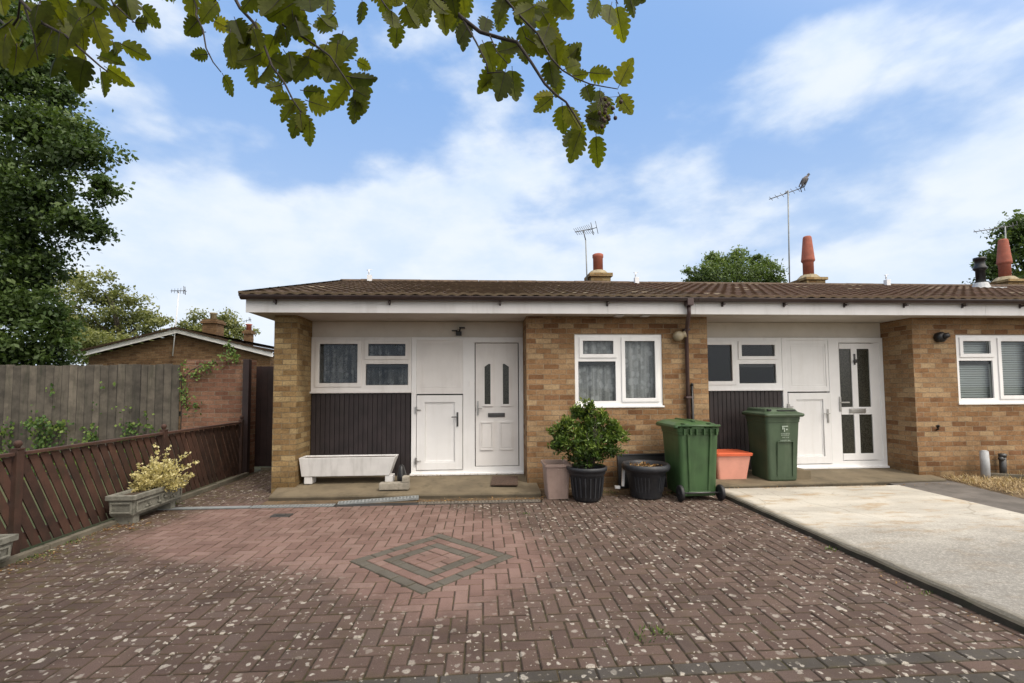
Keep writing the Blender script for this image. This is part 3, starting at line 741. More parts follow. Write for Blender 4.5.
def tile_roof(parent, x0, x1, seed, reddish):
    mb = MB(); r3 = random.Random(seed)
    y0, y1 = 6.44, YK-.05; L = y1-y0; nc = 15; tw = .30
    per = .165; nx = int((x1-x0)/per*8)
    xs = [x0+(x1-x0)*i/nx for i in range(nx+1)]
    def prof(x):
        t = (x/per) % 1
        return .016*(max(0, math.cos((t-.5)*PI*1.25)))**1.2 if abs(t-.5) < .4 else 0
    tiles = {}; colt = {}
    for c_ in range(nc):
        ya, yb = y0+L*c_/nc, y0+L*(c_+1)/nc+.03
        za, zb = roof_z(ya)+.042, roof_z(yb)+.020
        for i in range(nx):
            xa, xb = xs[i], xs[i+1]
            key = (int(xa/(per*2)+100), c_)
            if key not in tiles: tiles[key] = (r3.random(), reddish*r3.uniform(.6, 1), 0 if r3.random() > .03 else .5, r3.uniform(-.004, .004))
            t = tiles[key]; cc = t[:3]; lf = t[3]
            ha, hb = prof(xa), prof(xb)
            if key[0] not in colt: colt[key[0]] = r3.random()
            tn_ = .45*cc[0]+.55*colt[key[0]]
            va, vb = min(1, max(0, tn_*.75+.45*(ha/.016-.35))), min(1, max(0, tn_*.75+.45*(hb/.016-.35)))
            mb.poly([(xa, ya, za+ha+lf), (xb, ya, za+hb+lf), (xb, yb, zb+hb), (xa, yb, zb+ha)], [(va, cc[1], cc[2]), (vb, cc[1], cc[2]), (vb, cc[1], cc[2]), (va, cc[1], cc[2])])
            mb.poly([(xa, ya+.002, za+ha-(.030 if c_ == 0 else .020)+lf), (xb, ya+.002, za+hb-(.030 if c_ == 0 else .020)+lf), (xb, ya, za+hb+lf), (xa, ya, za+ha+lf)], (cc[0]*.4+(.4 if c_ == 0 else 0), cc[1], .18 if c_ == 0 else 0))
    # underlay and rear slope
    mb.poly([(x0, y0+.03, roof_z(y0)+.005), (x1, y0+.03, roof_z(y0)+.005), (x1, YK, ZK+.0), (x0, YK, ZK+.0)], (.3, reddish, 0))
    mb.poly([(x0, YK, ZK+.03), (x1, YK, ZK+.03), (x1, 15.5, 2.7), (x0, 15.5, 2.7)], (.3, reddish, 0))
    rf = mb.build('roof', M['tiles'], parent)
    rm = MB(); x = x0+.002
    while x < x1-.05:
        xe = min(x+.45, x1-.002); rr = r3.uniform(.0, .008)
        n = 10; ra, rb = [], []
        for i in range(n+1):
            a_ = PI*i/n; ra.append((x+.004, YK+.115*math.cos(a_), ZK+.0+.070*math.sin(a_)+rr)); rb.append((xe-.004, YK+.115*math.cos(a_), ZK+.0+.070*math.sin(a_)+rr))
        for i in range(n): rm.poly([ra[i], rb[i], rb[i+1], ra[i+1]])
        rm.poly(ra); rm.poly(list(reversed(rb)))
        x = xe
    rm.build('ridge', M['rtile_ridge'], rf)
    return rf

def bungalow(x_off, rx0, rx1, label, idx):
    """one unit: recessed porch with door, brick wall with window; x_off shifts the pattern"""
    X = x_off
    root = thing('bungalow', label, 'bungalow', (X, YF, 0), 'brick bungalows in one terrace')
    bk = M['brick']
    # pillar on the left of the recess (its own for the end house, otherwise the previous wall's end)
    if idx == 0:
        mb = MB(); mb.slab((-2.938, -2.620, -.05, ZE), [], YF, YR+.03); mb.build('pillar', M['brick_buff'], root)
        mb = MB(); mb.box(-2.938, -2.66, YR+.032, 15.2, -.05, 2.6); mb.build('side_wall', M['brick_buff'], root)
        mb = MB(); mb.poly([(-2.938, YF+.3, 2.6), (-2.938, 15.2, 2.6), (-2.938, YK, ZK-.08)]); mb.poly([(-2.7, 15.2, 2.6), (-2.7, YF+.3, 2.6), (-2.7, YK, ZK-.08)]); mb.build('gable', M['brick_buff'], root)
    wx0, wx1 = .645+X, 3.368+X
    if idx == 0: wins = [(1.357, 2.674, 1.164, 2.239)]
    else: wins = [(1.357+X, 2.674+X, 1.164, 2.239)]
    mb = MB(); mb.slab((wx0, wx1, -.05, ZE), wins, YF, YF+.27); mb.build('front_wall', bk, root)
    for xa_ in (wx0, wx1-.10):
        mb = MB(); mb.box(xa_, xa_+.10, YF+.271, YR+.2, -.05, ZE-.002); mb.build('porch_side_wall', bk, root)
    # recess wall (painted board band, above the joinery) and room behind
    mb = MB(); mb.box(-2.618+X, .643+X, YR+.02, YR+.07, 2.250, ZE-.003); mb.build('porch_board', M['board'], root)
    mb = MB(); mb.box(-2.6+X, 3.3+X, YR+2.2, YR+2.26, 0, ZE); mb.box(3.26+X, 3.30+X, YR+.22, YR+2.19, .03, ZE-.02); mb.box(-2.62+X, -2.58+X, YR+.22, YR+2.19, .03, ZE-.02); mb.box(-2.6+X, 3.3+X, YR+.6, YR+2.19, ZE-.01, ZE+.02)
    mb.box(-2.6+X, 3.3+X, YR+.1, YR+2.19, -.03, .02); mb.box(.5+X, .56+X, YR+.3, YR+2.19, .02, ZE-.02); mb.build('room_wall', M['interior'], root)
    mb = MB(); mb.box(-2.6+X, 3.3+X, 15.1, 15.2, -.05, 2.6); mb.build('rear_wall', M['brick'], root)
    # soffit / fascia / gutter
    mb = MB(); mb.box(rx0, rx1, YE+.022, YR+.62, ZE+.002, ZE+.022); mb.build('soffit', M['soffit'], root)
    mb = MB(); xs = [rx0, rx0+(rx1-rx0)*.46, rx1] if idx == 0 else [rx0, rx0+(rx1-rx0)*.73, rx1]
    if idx == 0: xs = [rx0, 1.78, rx1]
    for a_, b_ in zip(xs, xs[1:]): mb.box(a_+.0012, b_-.0012, YE, YE+.02, ZE-.008, ZE+.188, .003)
    mb.build('fascia', M['fascia'], root)
    mb = MB()
    n = 8; prof = [(YE-.012-.055+.055*math.cos(PI+PI*i/n), 2.702+.0-.050*math.sin(PI*i/n)) for i in range(n+1)]
    a_ = rx0-.03 if idx == 0 else rx0+.002; b_ = rx1-.002
    for i in range(n):
        p, q = prof[i], prof[i+1]
        mb.poly([(a_, p[0], p[1]), (b_, p[0], p[1]), (b_, q[0], q[1]), (a_, q[0], q[1])], smooth=True)
        mb.poly([(a_, p[0], p[1]+.004), (a_, q[0], q[1]+.004), (b_, q[0], q[1]+.004), (b_, p[0], p[1]+.004)], smooth=True)
    mb.poly([(a_, p[0], p[1]) for p in prof]); mb.box(a_, b_, YE-.129, YE-.120, 2.698, 2.712, .002)
    g = mb.build('gutter', M['gutter'], root)
    x = rx0+.4
    while x < rx1-.1:
        bm_ = MB(); bm_.box(x-.015, x+.015, YE-.075, YE-.002, 2.618, 2.645, .004); bm_.box(x-.012, x+.012, YE-.012, YE-.001, 2.60, 2.69); bm_.build('bracket', M['gutter'], g); x += .92 if idx else 1.52
    rf = tile_roof(root, rx0+(-.04 if idx == 0 else .0), rx1, 11+idx, .15 if idx == 0 else .75)
    if idx == 0:
        # verge: mortar undercloak and barge board along the gable edge
        mb = MB()
        for i in range(16):
            ya, yb = 6.46+(YK-6.46)*i/16, 6.46+(YK-6.46)*(i+1)/16
            mb.poly([(rx0-.045, ya, roof_z(ya)+.055), (rx0-.045, ya, roof_z(ya)-.01), (rx0-.045, yb, roof_z(yb)-.01), (rx0-.045, yb, roof_z(yb)+.055)])
            mb.poly([(rx0-.045, ya, roof_z(ya)+.062), (rx0-.045, yb, roof_z(yb)+.055), (rx0+.03, yb, roof_z(yb)+.062), (rx0+.03, ya, roof_z(ya)+.068)])
        mb.build('verge', M['cement'], root)
        mb = MB(); mb.mesh([(rx0, YE+.021, ZE-.006), (rx0, YE+.021, 2.68), (rx0, YK, ZK-.03), (rx0, YK, ZK-.21), (rx0+.02, YE+.021, ZE-.006), (rx0+.02, YE+.021, 2.68), (rx0+.02, YK, ZK-.03), (rx0+.02, YK, ZK-.21)],
                [(0, 1, 2, 3), (7, 6, 5, 4), (0, 3, 7, 4), (1, 5, 6, 2)]); mb.build('barge_board', M['fascia'], root)
    # chimney behind the ridge
    cxc = {0: 3.22, 1: 9.32, 2: 15.35}[idx]
    mb = MB(); w2, d2 = (.27, .30)
    mb.box(cxc-w2, cxc+w2, 12.85-d2, 12.85+d2, 3.0, 4.46 if idx == 0 else 4.42); mb.box(cxc-w2-.05, cxc+w2+.05, 12.85-d2-.05, 12.85+d2+.05, 4.461 if idx == 0 else 4.421, 4.56 if idx == 0 else 4.50, .01)
    ch = mb.build('chimney', M['brick_buff'], root)
    mb = MB(); zt = 4.56 if idx == 0 else 4.50
    mb.lathe([(.31, zt+.001), (.27, zt+.05), (.20, zt+.12)], cxc, 12.85, 16, smooth=False); mb.build('flaunching', M['cement'], ch)
    mb = MB()
    if idx == 0: mb.lathe([(.135, zt+.1), (.135, zt+.48), (.15, zt+.50), (.15, zt+.58), (.12, zt+.60)], cxc, 12.85, 20)
    else:
        h_ = 1.25
        mb.lathe([(.138, zt+.1), (.138, zt+.48), (.15, zt+.50), (.175, zt+.53), (.172, zt+.57), (.165, zt+.62), (.112, zt+h_-.05), (.104, zt+h_-.02), (.085, zt+h_)], cxc, 12.85, 20)
    pt_ = mb.build('chimney_pot', M['terracotta'], ch)
    # plastic vent on the ridge
    vx = {0: -2.556, 1: 3.64, 2: 9.88}[idx]
    mb = MB(); mb.box(vx-.05, vx+.05, 10.82, 10.92, 3.82, 4.04, .006); mb.tube([(vx-.02, 10.87, 4.06), (vx-.02, 10.87, 4.16)], .016); mb.tube([(vx-.07, 10.87, 4.155), (vx+.05, 10.87, 4.165)], .008)
    mb.build('ridge_vent', M['white_metal'], root)
    # ---- porch joinery
    Y = YR
    def RX(r): return (r[0]+X, r[1]+X, r[2], r[3])
    if idx < 2:
        tone = M['upvc_grey'] if idx == 0 else M['upvc']
        win_lights = [(RX((-2.492, -1.918, 1.541, 2.143)), .055), (RX((-1.758, -1.19, 1.956, 2.144)), .05), (RX((-1.793, -1.149, 1.506, 1.833)), 0)]
        if idx == 1: win_lights[0] = (RX((-2.56, -1.94, 1.541, 2.13)), .055); win_lights[1] = (RX((-1.775, -1.22, 1.945, 2.13)), .05); win_lights[2] = (RX((-1.82, -1.20, 1.505, 1.82)), 0)
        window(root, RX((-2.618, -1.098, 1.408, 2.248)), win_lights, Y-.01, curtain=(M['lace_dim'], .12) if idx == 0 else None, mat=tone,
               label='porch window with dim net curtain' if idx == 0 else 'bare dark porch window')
        # dark ribbed cladding panel
        mb = MB(); xa, xb = (-2.612+X, -1.115+X); n = 21; wv = (xb-xa)/n
        for i in range(n): mb.box(xa+i*wv+.004, xa+(i+1)*wv-.004, Y+.0, Y+.02, .02, 1.384, .003)
        mb.box(xa, xb, Y+.018, Y+.05, .02, 1.384); mb.build('cladding_panel', M['brown_board'], root)
        # door set frame: posts, sill, head
        mb = MB()
        mb.slab((-1.095+X, .643+X, .148, 2.248), [(-1.02+X, -.30+X, .19, 2.205), (-.118+X, .575+X, .235, 2.165)], Y-.012, Y+.06)
        mb.box(-1.11+X, .64+X, Y-.055, Y+.01, .118, .150, .006)
        mb.build('door_surround', M['upvc'] if idx else M['upvc'], root, bevel=.004)
        # under the threshold: dark gap
        mb = MB(); mb.box(-1.1+X, .64+X, Y+.0, Y+.05, .02, .116); mb.build('threshold', M['kerb'], root)
        # upper fixed panel
        mb = MB(); r = RX((-1.019, -.301, 1.365, 2.204)); mb.slab(r, [], Y+.006, Y+.03)
        mb.slab(RX((-1.019, -.301, 1.365, 2.204)), [RX((-.955, -.345, 1.445, 2.145))], Y-.004, Y+.005)
        mb.slab(RX((-.93, -.37, 1.47, 2.12)), [RX((-.92, -.38, 1.48, 2.11))], Y+.001, Y+.005); mb.build('fixed_panel', tone, root, bevel=.003)
        # lower cupboard door
        mb = MB(); mb.slab(RX((-1.012, -.308, .20, 1.345)), [RX((-.885, -.425, .315, 1.235))], Y-.022, Y+.004)
        mb.slab(RX((-1.0, -.32, .21, 1.33)), [], Y+.005, Y+.02); mb.slab(RX((-.878, -.432, .322, 1.228)), [RX((-.86, -.45, .34, 1.21))], Y-.001, Y+.0045)
        cd_ = mb.build('cupboard_door', M['upvc'], root, bevel=.004)
        hx = -.385+X if idx == 0 else -.36+X
        mb = MB(); mb.box(hx-.014, hx+.014, Y-.036, Y-.022, .86, 1.08, .004); mb.box(hx-.09, hx+.01, Y-.07, Y-.055, 1.0, 1.016, .004); mb.box(hx-.008, hx+.008, Y-.06, Y-.03, 1.0, 1.016); mb.build('handle', M['dgrey'] if idx == 0 else M['chrome'], cd_)
        for zz in (.34, 1.12):
            mb = MB(); mb.box(-1.035+X, -1.005+X, Y-.04, Y-.02, zz-.05, zz+.05, .004); mb.tube([(-1.01+X, Y-.035, zz), (-.945+X, Y-.035, zz)], .006); mb.build('hinge', M['chrome'], cd_)
        if idx == 0:
            # panelled front door with two slim lights
            mb = MB(); holes = [(.035, .128, 1.20, 1.83), (.322, .417, 1.20, 1.83)]
            mb.slab((-.105, .562, .245, 2.155), [], Y+.004, Y+.04)
            dr_ = mb.build('front_door', M['upvc_grey'], root, bevel=.003)
            dr_['label'] = 'white panelled front door with two slim dark lights'
            mo = MB()
            for (a_, b_, c_, d_) in ((-.035, .168, .50, .925), (.27, .47, .50, .925)):
                mo.slab((a_, b_, c_, d_), [(a_+.016, b_-.016, c_+.016, d_-.016)], Y-.012, Y+.003); mo.box(a_+.03, b_-.03, Y-.006, Y+.003, c_+.03, d_-.03, .004)
                mo.box(a_+.004, b_-.004, Y-.014, Y+.002, c_-.012, c_+.006, .003)
            for k_, (a_, b_, c_, d_) in enumerate(holes):
                mo.slab((a_-.022, b_+.022, c_-.022, d_-.05), [(a_, b_, c_, d_)], Y-.012, Y+.003)
                # angled head of each light
                s_ = 1 if k_ == 0 else -1
                lo, hi = (a_, b_) if s_ > 0 else (b_, a_)
                mo.mesh([(lo-s_*.022, Y-.012, d_-.052), (hi+s_*.022, Y-.012, d_-.052), (hi+s_*.022, Y-.012, d_+.022), (hi-s_*.03, Y-.012, d_+.022), (lo-s_*.022, Y-.012, d_-.03),
                         (lo, Y-.012, d_-.052), (hi, Y-.012, d_-.052), (hi, Y-.012, d_), (hi-s_*.03, Y-.012, d_), (lo, Y-.012, d_-.045)],
                        [(1, 2, 7, 6), (2, 3, 8, 7), (3, 4, 9, 8), (4, 0, 5, 9)])
                mo.box(a_-.03, b_+.03, Y-.02, Y+.002, c_-.034, c_-.02, .003)
            mo.build('moulding', M['upvc_grey'], dr_)
            for k_, (a_, b_, c_, d_) in enumerate(holes):
                gm = MB(); s_ = 1 if k_ == 0 else -1; lo, hi = (a_, b_) if s_ > 0 else (b_, a_)
                pts = [(lo, Y-.001, c_), (hi, Y-.001, c_), (hi, Y-.001, d_), (hi-s_*.03, Y-.001, d_), (lo, Y-.001, d_-.045)]
                gm.poly(pts if s_ > 0 else list(reversed(pts))); gm.build('pane', M['obsc'], dr_)
            mb = MB(); mb.box(.088, .352, Y-.012, Y+.003, 1.0, 1.062, .004); mb.box(.105, .335, Y-.018, Y-.010, 1.012, 1.05, .003); mb.build('letterbox', M['dgrey'], dr_)
            mb = MB(); mb.box(-.08, -.055, Y-.012, Y+.003, 1.03, 1.25, .004); mb.box(-.075, -.0, Y-.05, Y-.036, 1.13, 1.148, .004); mb.box(-.075, -.06, Y-.04, Y, 1.13, 1.148); mb.build('handle', M['chrome'], dr_)
            mb = MB(); mb.box(-.22, -.195, Y-.03, Y-.012, 1.48, 1.56, .004); mb.build('doorbell', M['upvc'], root)
        else:
            # half glazed door with four obscured lights
            g4 = [RX((-.105, .095, 1.108, 2.065)), RX((.195, .408, 1.108, 2.065)), RX((-.105, .105, .352, .985)), RX((.195, .42, .352, .985))]
            mb = MB(); mb.slab(RX((-.105, .562-.07, .245, 2.155)), g4, Y-.006, Y+.04)
            dr_ = mb.build('front_door', M['upvc'], root, bevel=.003); dr_['label'] = 'white front door with four tall obscured glass lights'
            mb = MB(); mb.slab(RX((.494, .574, .237, 2.163)), [], Y-.002, Y+.04); mb.build('door_jamb', M['upvc'], root)
            for g_ in g4:
                gm = MB(); gm.poly([(g_[0]-.01, Y+.01, g_[2]-.01), (g_[1]+.01, Y+.01, g_[2]-.01), (g_[1]+.01, Y+.01, g_[3]+.01), (g_[0]-.01, Y+.01, g_[3]+.01)]); gm.build('pane', M['obsc'], dr_)
            mb = MB(); mb.box(.02+X, .30+X, Y-.02, Y-.006, 1.01, 1.082, .004); mb.box(.04+X, .28+X, Y-.026, Y-.018, 1.024, 1.068, .003); mb.build('letterbox', M['chrome'], dr_)
            mb = MB(); mb.box(-.15+X, -.122+X, Y-.03, Y-.012, 1.04, 1.28, .004); mb.box(-.145+X, -.01+X, Y-.07, Y-.055, 1.175, 1.195, .004); mb.box(-.145+X, -.13+X, Y-.06, Y-.02, 1.175, 1.195); mb.build('handle', M['chrome'], dr_)
            mb = MB(); mb.box(.135+X, .16+X, Y-.02, Y-.005, 1.80, 1.98, .005); mb.lathe([(.03, -.01), (.03, .01)], n=12, M=Matrix.Translation((.148+X, Y-.03, 1.86)) @ Matrix.Rotation(PI/2, 4, 'X')); mb.build('knocker', M['dgrey'], dr_)
            tx = bpy.data.curves.new('house_number', 'FONT'); tx.body = '21'; tx.size = .075; tx.extrude = .002; tx.align_x = 'CENTER'
            tmp = bpy.data.objects.new('number_curve', tx); col.objects.link(tmp); bpy.context.view_layer.update(); me_ = bpy.data.meshes.new_from_object(tmp.evaluated_get(bpy.context.evaluated_depsgraph_get())); bpy.data.objects.remove(tmp)
            to = bpy.data.objects.new('house_number', me_); col.objects.link(to); me_.materials.clear(); me_.materials.append(M['black']); to.parent = dr_
            to.location = (.148+X-root.location.x, Y-.012-root.location.y, 2.085); to.rotation_euler = (PI/2, 0, 0)
    if idx < 2:
        lights = [(RX((1.483, 1.937, 1.944, 2.140)), .05), (RX((1.412, 1.970, 1.251, 1.835)), 0), (RX((2.113, 2.564, 1.291, 2.137)), .05)]
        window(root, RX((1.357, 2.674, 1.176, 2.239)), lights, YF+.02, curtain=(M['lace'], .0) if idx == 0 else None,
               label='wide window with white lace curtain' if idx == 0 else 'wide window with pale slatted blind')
        if idx == 1:
            mb = MB(); z = 1.2
            while z < 2.22:
                mb.mesh([(1.40+X, YF+.115, z), (2.64+X, YF+.115, z), (2.64+X, YF+.128, z+.031), (1.40+X, YF+.128, z+.031)], [(0, 1, 2, 3)]); z += .036
            mb.build('window_blind', M['blind'], root)
    return root

b0 = bungalow(0, -3.19, XJ, 'end bungalow with buff corner pillar, panelled white door and lace curtained window', 0)
b1 = bungalow(P, XJ, XJ+6.1, 'middle bungalow with glazed white door, slatted blind and redder roof', 1)
b2 = bungalow(2*P, XJ+6.1, XJ+13.2, 'farthest bungalow of the terrace, only its roof and tapered chimney pot showing', 2)
# front wall continues past the third recess in b1/b2 by their own walls

# downpipe, black pipe, wall lights, small wall items
t = thing('downpipe', 'dark brown downpipe running from the gutter behind the bright green bin', 'drainpipe', (3.05, YF-.05, 0))
mb = MB(); mb.box(2.885, 2.975, YE-.128, YE-.003, 2.60, 2.70, .01); mb.build('outlet', M['downpipe'], t)
mb = MB(); mb.tube([(2.93, YE-.06, 2.62), (2.93, YE-.06, 2.50), (2.935, YE-.03, 2.45), (3.02, YF-.09, 2.32), (3.028, YF-.05, 2.26), (3.028, YF-.05, .02)], .028, 12); mb.build('pipe', M['downpipe'], t)
for z in (2.3, 1.3, .5):
    mb = MB(); mb.box(2.985, 3.07, YF-.095, YF-.003, z-.014, z+.014, .003); mb.build('bracket', M['downpipe'], t)
mb = MB(); mb.tube([(3.105, YF-.025, 1.47), (3.105, YF-.025, .02)], .018, 10); mb.lathe([(.02, 1.47), (.022, 1.50), (.01, 1.51)], 3.105, YF-.025, 10)
single(mb, 'cable_conduit', M['black'], 'thin black conduit on the brick wall right of the downpipe', 'pipe')
t = thing('wall_lamp', 'small black twin spotlight above the white panelled front door', 'lamp', (-.355, YR-.02, 2.36))
mb = MB(); mb.box(-.41, -.32, YR-.05, YR+.018, 2.275, 2.34, .008); mb.build('sensor', M['black'], t)
mb = MB(); mb.box(-.47, -.38, YR-.11, YR-.04, 2.335, 2.352, .004); mb.box(-.355, -.265, YR-.13, YR-.04, 2.378, 2.396, .004); mb.tube([(-.36, YR-.03, 2.33), (-.34, YR-.06, 2.38)], .012); mb.build('head', M['black'], t)
t = thing('security_lamp', 'cream double headed security lamp on the wall beside the downpipe', 'lamp', (2.9, YF, 2.2))
mb = MB(); mb.lathe([(.05, -.06), (.072, -.03), (.074, .03), (.05, .06)], n=18, M=Matrix.Translation((2.885, YF-.09, 2.20)) @ Matrix.Rotation(PI/2, 4, 'X')); mb.build('lamp_head', M['lamp_cream'], t)
mb = MB(); mb.tube([(2.93, YF-.07, 2.21), (3.0, YF-.10, 2.235)], [.04, .05], 14); mb.tube([(2.96, YF-.0, 2.16), (2.96, YF-.08, 2.21)], .02); mb.build('sensor', M['lamp_cream'], t)
t = thing('security_lamp', 'round black security lamp on the brick wall left of the blind window', 'lamp', (7.07, YF, 2.2))
mb = MB(); mb.lathe([(.075, -.05), (.08, -.02), (.08, .02), (.05, .05)], n=18, M=Matrix.Translation((7.04, YF-.052, 2.195)) @ Matrix.Rotation(PI/2, 4, 'X')); mb.build('lamp_head', M['black'], t)
mb = MB(); mb.tube([(7.05, YF-.07, 2.20), (7.11, YF-.12, 2.225)], [.055, .035], 12); mb.build('hood', M['black'], t)
mb = MB(); mb.tube([(6.885, YF-.05, .83), (6.90, YF-.07, .85), (6.93, YF-.06, .84), (6.92, YF-.04, .81), (6.945, YF-.03, .79), (6.93, YF-.005, .77)], .012, 8)
single(mb, 'garden_tap', M['black'], 'small black curved tap on the right brick wall', 'tap')
mb = MB()
for i in range(6): mb.box(6.625, 6.643, 7.1+i*.02, 7.108+i*.02, .62, .76)
mb.box(6.628, 6.644, 7.08, 7.23, .6, .78)
single(mb, 'air_brick', M['terracotta'], 'terracotta air brick low in the side wall of the glazed door porch', 'air brick')
mb = MB(); mb.box(1.93, 2.05, YF-.2, YF-.06, ZE-.018, ZE-.004, .003); single(mb, 'soffit_clip', M['white_metal'], 'left small white clip under the eaves over the lace window', 'clip', 'white clips under the eaves')
mb = MB(); mb.box(2.32, 2.43, YF-.2, YF-.08, ZE-.018, ZE-.004, .003); single(mb, 'soffit_clip', M['white_metal'], 'right small white clip under the eaves over the lace window', 'clip', 'white clips under the eaves')
# flue
t = thing('flue_pipe', 'black metal flue pipe standing on the roof at the far right', 'flue', (11.32, 10.0, 3.6))
mb = MB(); mb.lathe([(.085, 3.45), (.085, 4.06), (.10, 4.07), (.125, 4.10), (.125, 4.13), (.095, 4.18), (.09, 4.30), (.115, 4.31), (.115, 4.36), (.08, 4.365)], 11.34, 10, 18); mb.build('flue', M['black'], t)
mb = MB(); mb.lathe([(.26, 3.60), (.17, 3.66), (.125, 3.78)], 11.34, 10, 16, smooth=False); mb.box(11.0, 11.68, 9.75, 10.12, 3.60, 3.64, .01, M=None); mb.build('flashing', M['lead'], t)

# ------------------------------------------------------------------ aerials and bird
def aerial(label, base, top, a, b_, n, el=.2, mast_mat='galv', name='tv_aerial', grp='television aerials on roofs'):
    t = thing(name, label, 'aerial', base, grp)
    mb = MB(); mb.tube([base, top], .018, 8); mb.build('mast', M[mast_mat], t)
    a, b_ = Vector(a), Vector(b_); d = (b_-a).normalized(); s_ = d.cross(Vector((0, 0, 1))).normalized()
    mb = MB(); mb.tube([a, b_], .012, 6)
    for i in range(n):
        p = a.lerp(b_, (i+.3)/n); l = el*(.7+.3*i/max(1, n-1)); q = (s_*.45+d.cross(s_)*.9).normalized(); mb.tube([p-q*l, p+q*l], .006, 5)
    e = a.lerp(b_, .97); up = d.cross(s_)
    mb.tube([e-up*el*1.1, e+up*el*1.1], .011, 5); mb.tube([e-up*el*1.1+s_*el, e+up*el*1.1+s_*el], .008, 5); mb.tube([e-s_*el, e+s_*el], .01, 5)
    mb.tube([Vector(top), a.lerp(b_, .45)], .014, 6); mb.build('boom', M['dgrey'], t)
    return t
aerial('small comb shaped aerial beside the short chimney pot', (2.88, 12.7, 4.0), (2.85, 12.7, 5.50), (2.52, 12.5, 5.66), (3.12, 13.0, 5.93), 9, .16)
aerial('tall aerial with a bird perched on its end', (8.50, 12.5, 3.9), (8.56, 12.5, 6.93), (7.881, 12.3, 6.59), (9.1, 12.7, 7.10), 6, .1)
aerial('long thin aerial boom at the far right behind the black flue', (16.2, 13.5, 4.0), (16.22, 13.5, 6.38), (14.95, 13.3, 6.12), (16.9, 13.8, 6.52), 8, .1)
aerial('white mast aerial standing against the neighbouring gable', (-9.93, 15.85, 2.55), (-9.80, 15.85, 4.58), (-10.02, 15.8, 4.64), (-9.62, 15.9, 4.67), 5, .12, 'white_metal')
aerial('short aerial on the far roof beside the brown chimney', (-11.6, 24, 3.7), (-11.6, 24, 4.75), (-11.75, 24, 4.80), (-11.4, 24, 4.9), 3, .1, 'white_metal')
t = thing('pigeon', 'grey brown pigeon perched on the end of the tall aerial', 'bird', (9.12, 12.68, 7.13))
mb = MB(); base = Vector((9.10, 12.68, 7.15)); ax = Vector((.42, -.1, .9)).normalized(); sd = ax.orthogonal().normalized(); s2 = ax.cross(sd)
rings = []
for (tt, rr) in ((-.12, .012), (-.05, .022), (0, .045), (.06, .075), (.13, .085), (.19, .07), (.235, .045), (.265, .036), (.29, .040), (.32, .036), (.345, .02), (.352, .004)):
    c0 = base + ax*(tt+.05) + Vector((.03 if tt > .24 else 0, 0, 0)); rings.append([c0 + (sd*math.cos(2*PI*i/14)*rr + s2*math.sin(2*PI*i/14)*rr*.85) for i in range(14)])
mb.loft(rings); hd = base + ax*.36 + Vector((.03, 0, 0)); mb.tube([hd, hd+Vector((.055, -.01, -.012))], [.014, .002], 6)
mb.tube([base+ax*.04+Vector((.02, .015, 0)), base+Vector((.02, .015, -.035))], .006, 5); mb.tube([base+ax*.04+Vector((.02, -.015, 0)), base+Vector((.02, -.015, -.035))], .006, 5)
mb.build('body', plain('pigeon_feathers', (.11, .10, .10), .8, .5, 18, .5, (.28, .25, .24)), t)
mb = MB()
for sg in (-1, 1):
    q = s2*sg if abs(s2.y) > abs(sd.y) else sd*sg
    rr_ = []
    for (tt, rr) in ((-.06, .01), (.02, .03), (.10, .042), (.18, .036), (.22, .01)):
        c0 = base+ax*(tt+.03)+q*.07; rr_.append([c0+(ax.cross(q)*math.cos(2*PI*i/8)*rr+q*math.sin(2*PI*i/8)*.012) for i in range(8)])
    mb.loft(rr_)
mb.build('wing', plain('wing_feathers', (.06, .06, .065), .8, .4, 20), t)

# ------------------------------------------------------------------ neighbouring house, garden wall, gate, fences
t = thing('neighbour_house', 'brick gabled house with white bargeboards beyond the grey fence', 'house', (-9.8, 16, 0))
GX0, GX1, GA, GZ, GE = -12.60, -6.95, -9.80, 3.28, 2.52
mb = MB(); mb.poly([(GX0, 16, -.05), (GX1, 16, -.05), (GX1, 16, GE), (GA, 16, GZ), (GX0, 16, GE)]); mb.poly([(GX1, 16, -.05), (GX1, 32, -.05), (GX1, 32, GE), (GX1, 16, GE)]); mb.poly([(GX0, 16, -.05), (GX0, 32, -.05), (GX0, 32, GE), (GX0, 16, GE)])
mb.build('wall', M['brick_far'], t)
mb = MB()
for (xe, ze) in ((GX0-.18, GE-.02), (GX1+.16, GE-.02)):
    mb.mesh([(xe, 15.8, ze), (GA, 15.8, GZ+.0), (GA, 15.8, GZ+.14), (xe, 15.8, ze+.14), (xe, 15.83, ze), (GA, 15.83, GZ), (GA, 15.83, GZ+.14), (xe, 15.83, ze+.14)], [(0, 1, 2, 3), (4, 7, 6, 5), (0, 4, 5, 1), (3, 2, 6, 7), (0, 3, 7, 4)])
mb.build('bargeboard', M['upvc'], t)
mb = MB(); r3 = random.Random(4)
for s_, xe in ((1, GX1+.18), (-1, GX0-.2)):
    n = 9
    for i in range(n):
        for j in range(18):
            xa, xb = GA+(xe-GA)*i/n, GA+(xe-GA)*(i+1)/n; za, zb = GZ+.19+(GE+.16-GZ-.19)*i/n, GZ+.19+(GE+.16-GZ-.19)*(i+1)/n
            ya, yb = 15.74+j*.9, 15.74+(j+1)*.9
            mb.poly([(xa, ya, za), (xb, ya, zb+.02), (xb, yb, zb+.02), (xa, yb, za)], (r3.random(), .3, 0))
    mb.poly([(GA, 15.74, GZ+.19), (xe, 15.74, GE+.18), (xe, 15.74, GE+.12), (GA, 15.74, GZ+.13)], (.2, .2, 0))
rf = mb.build('roof', M['tiles'], t)
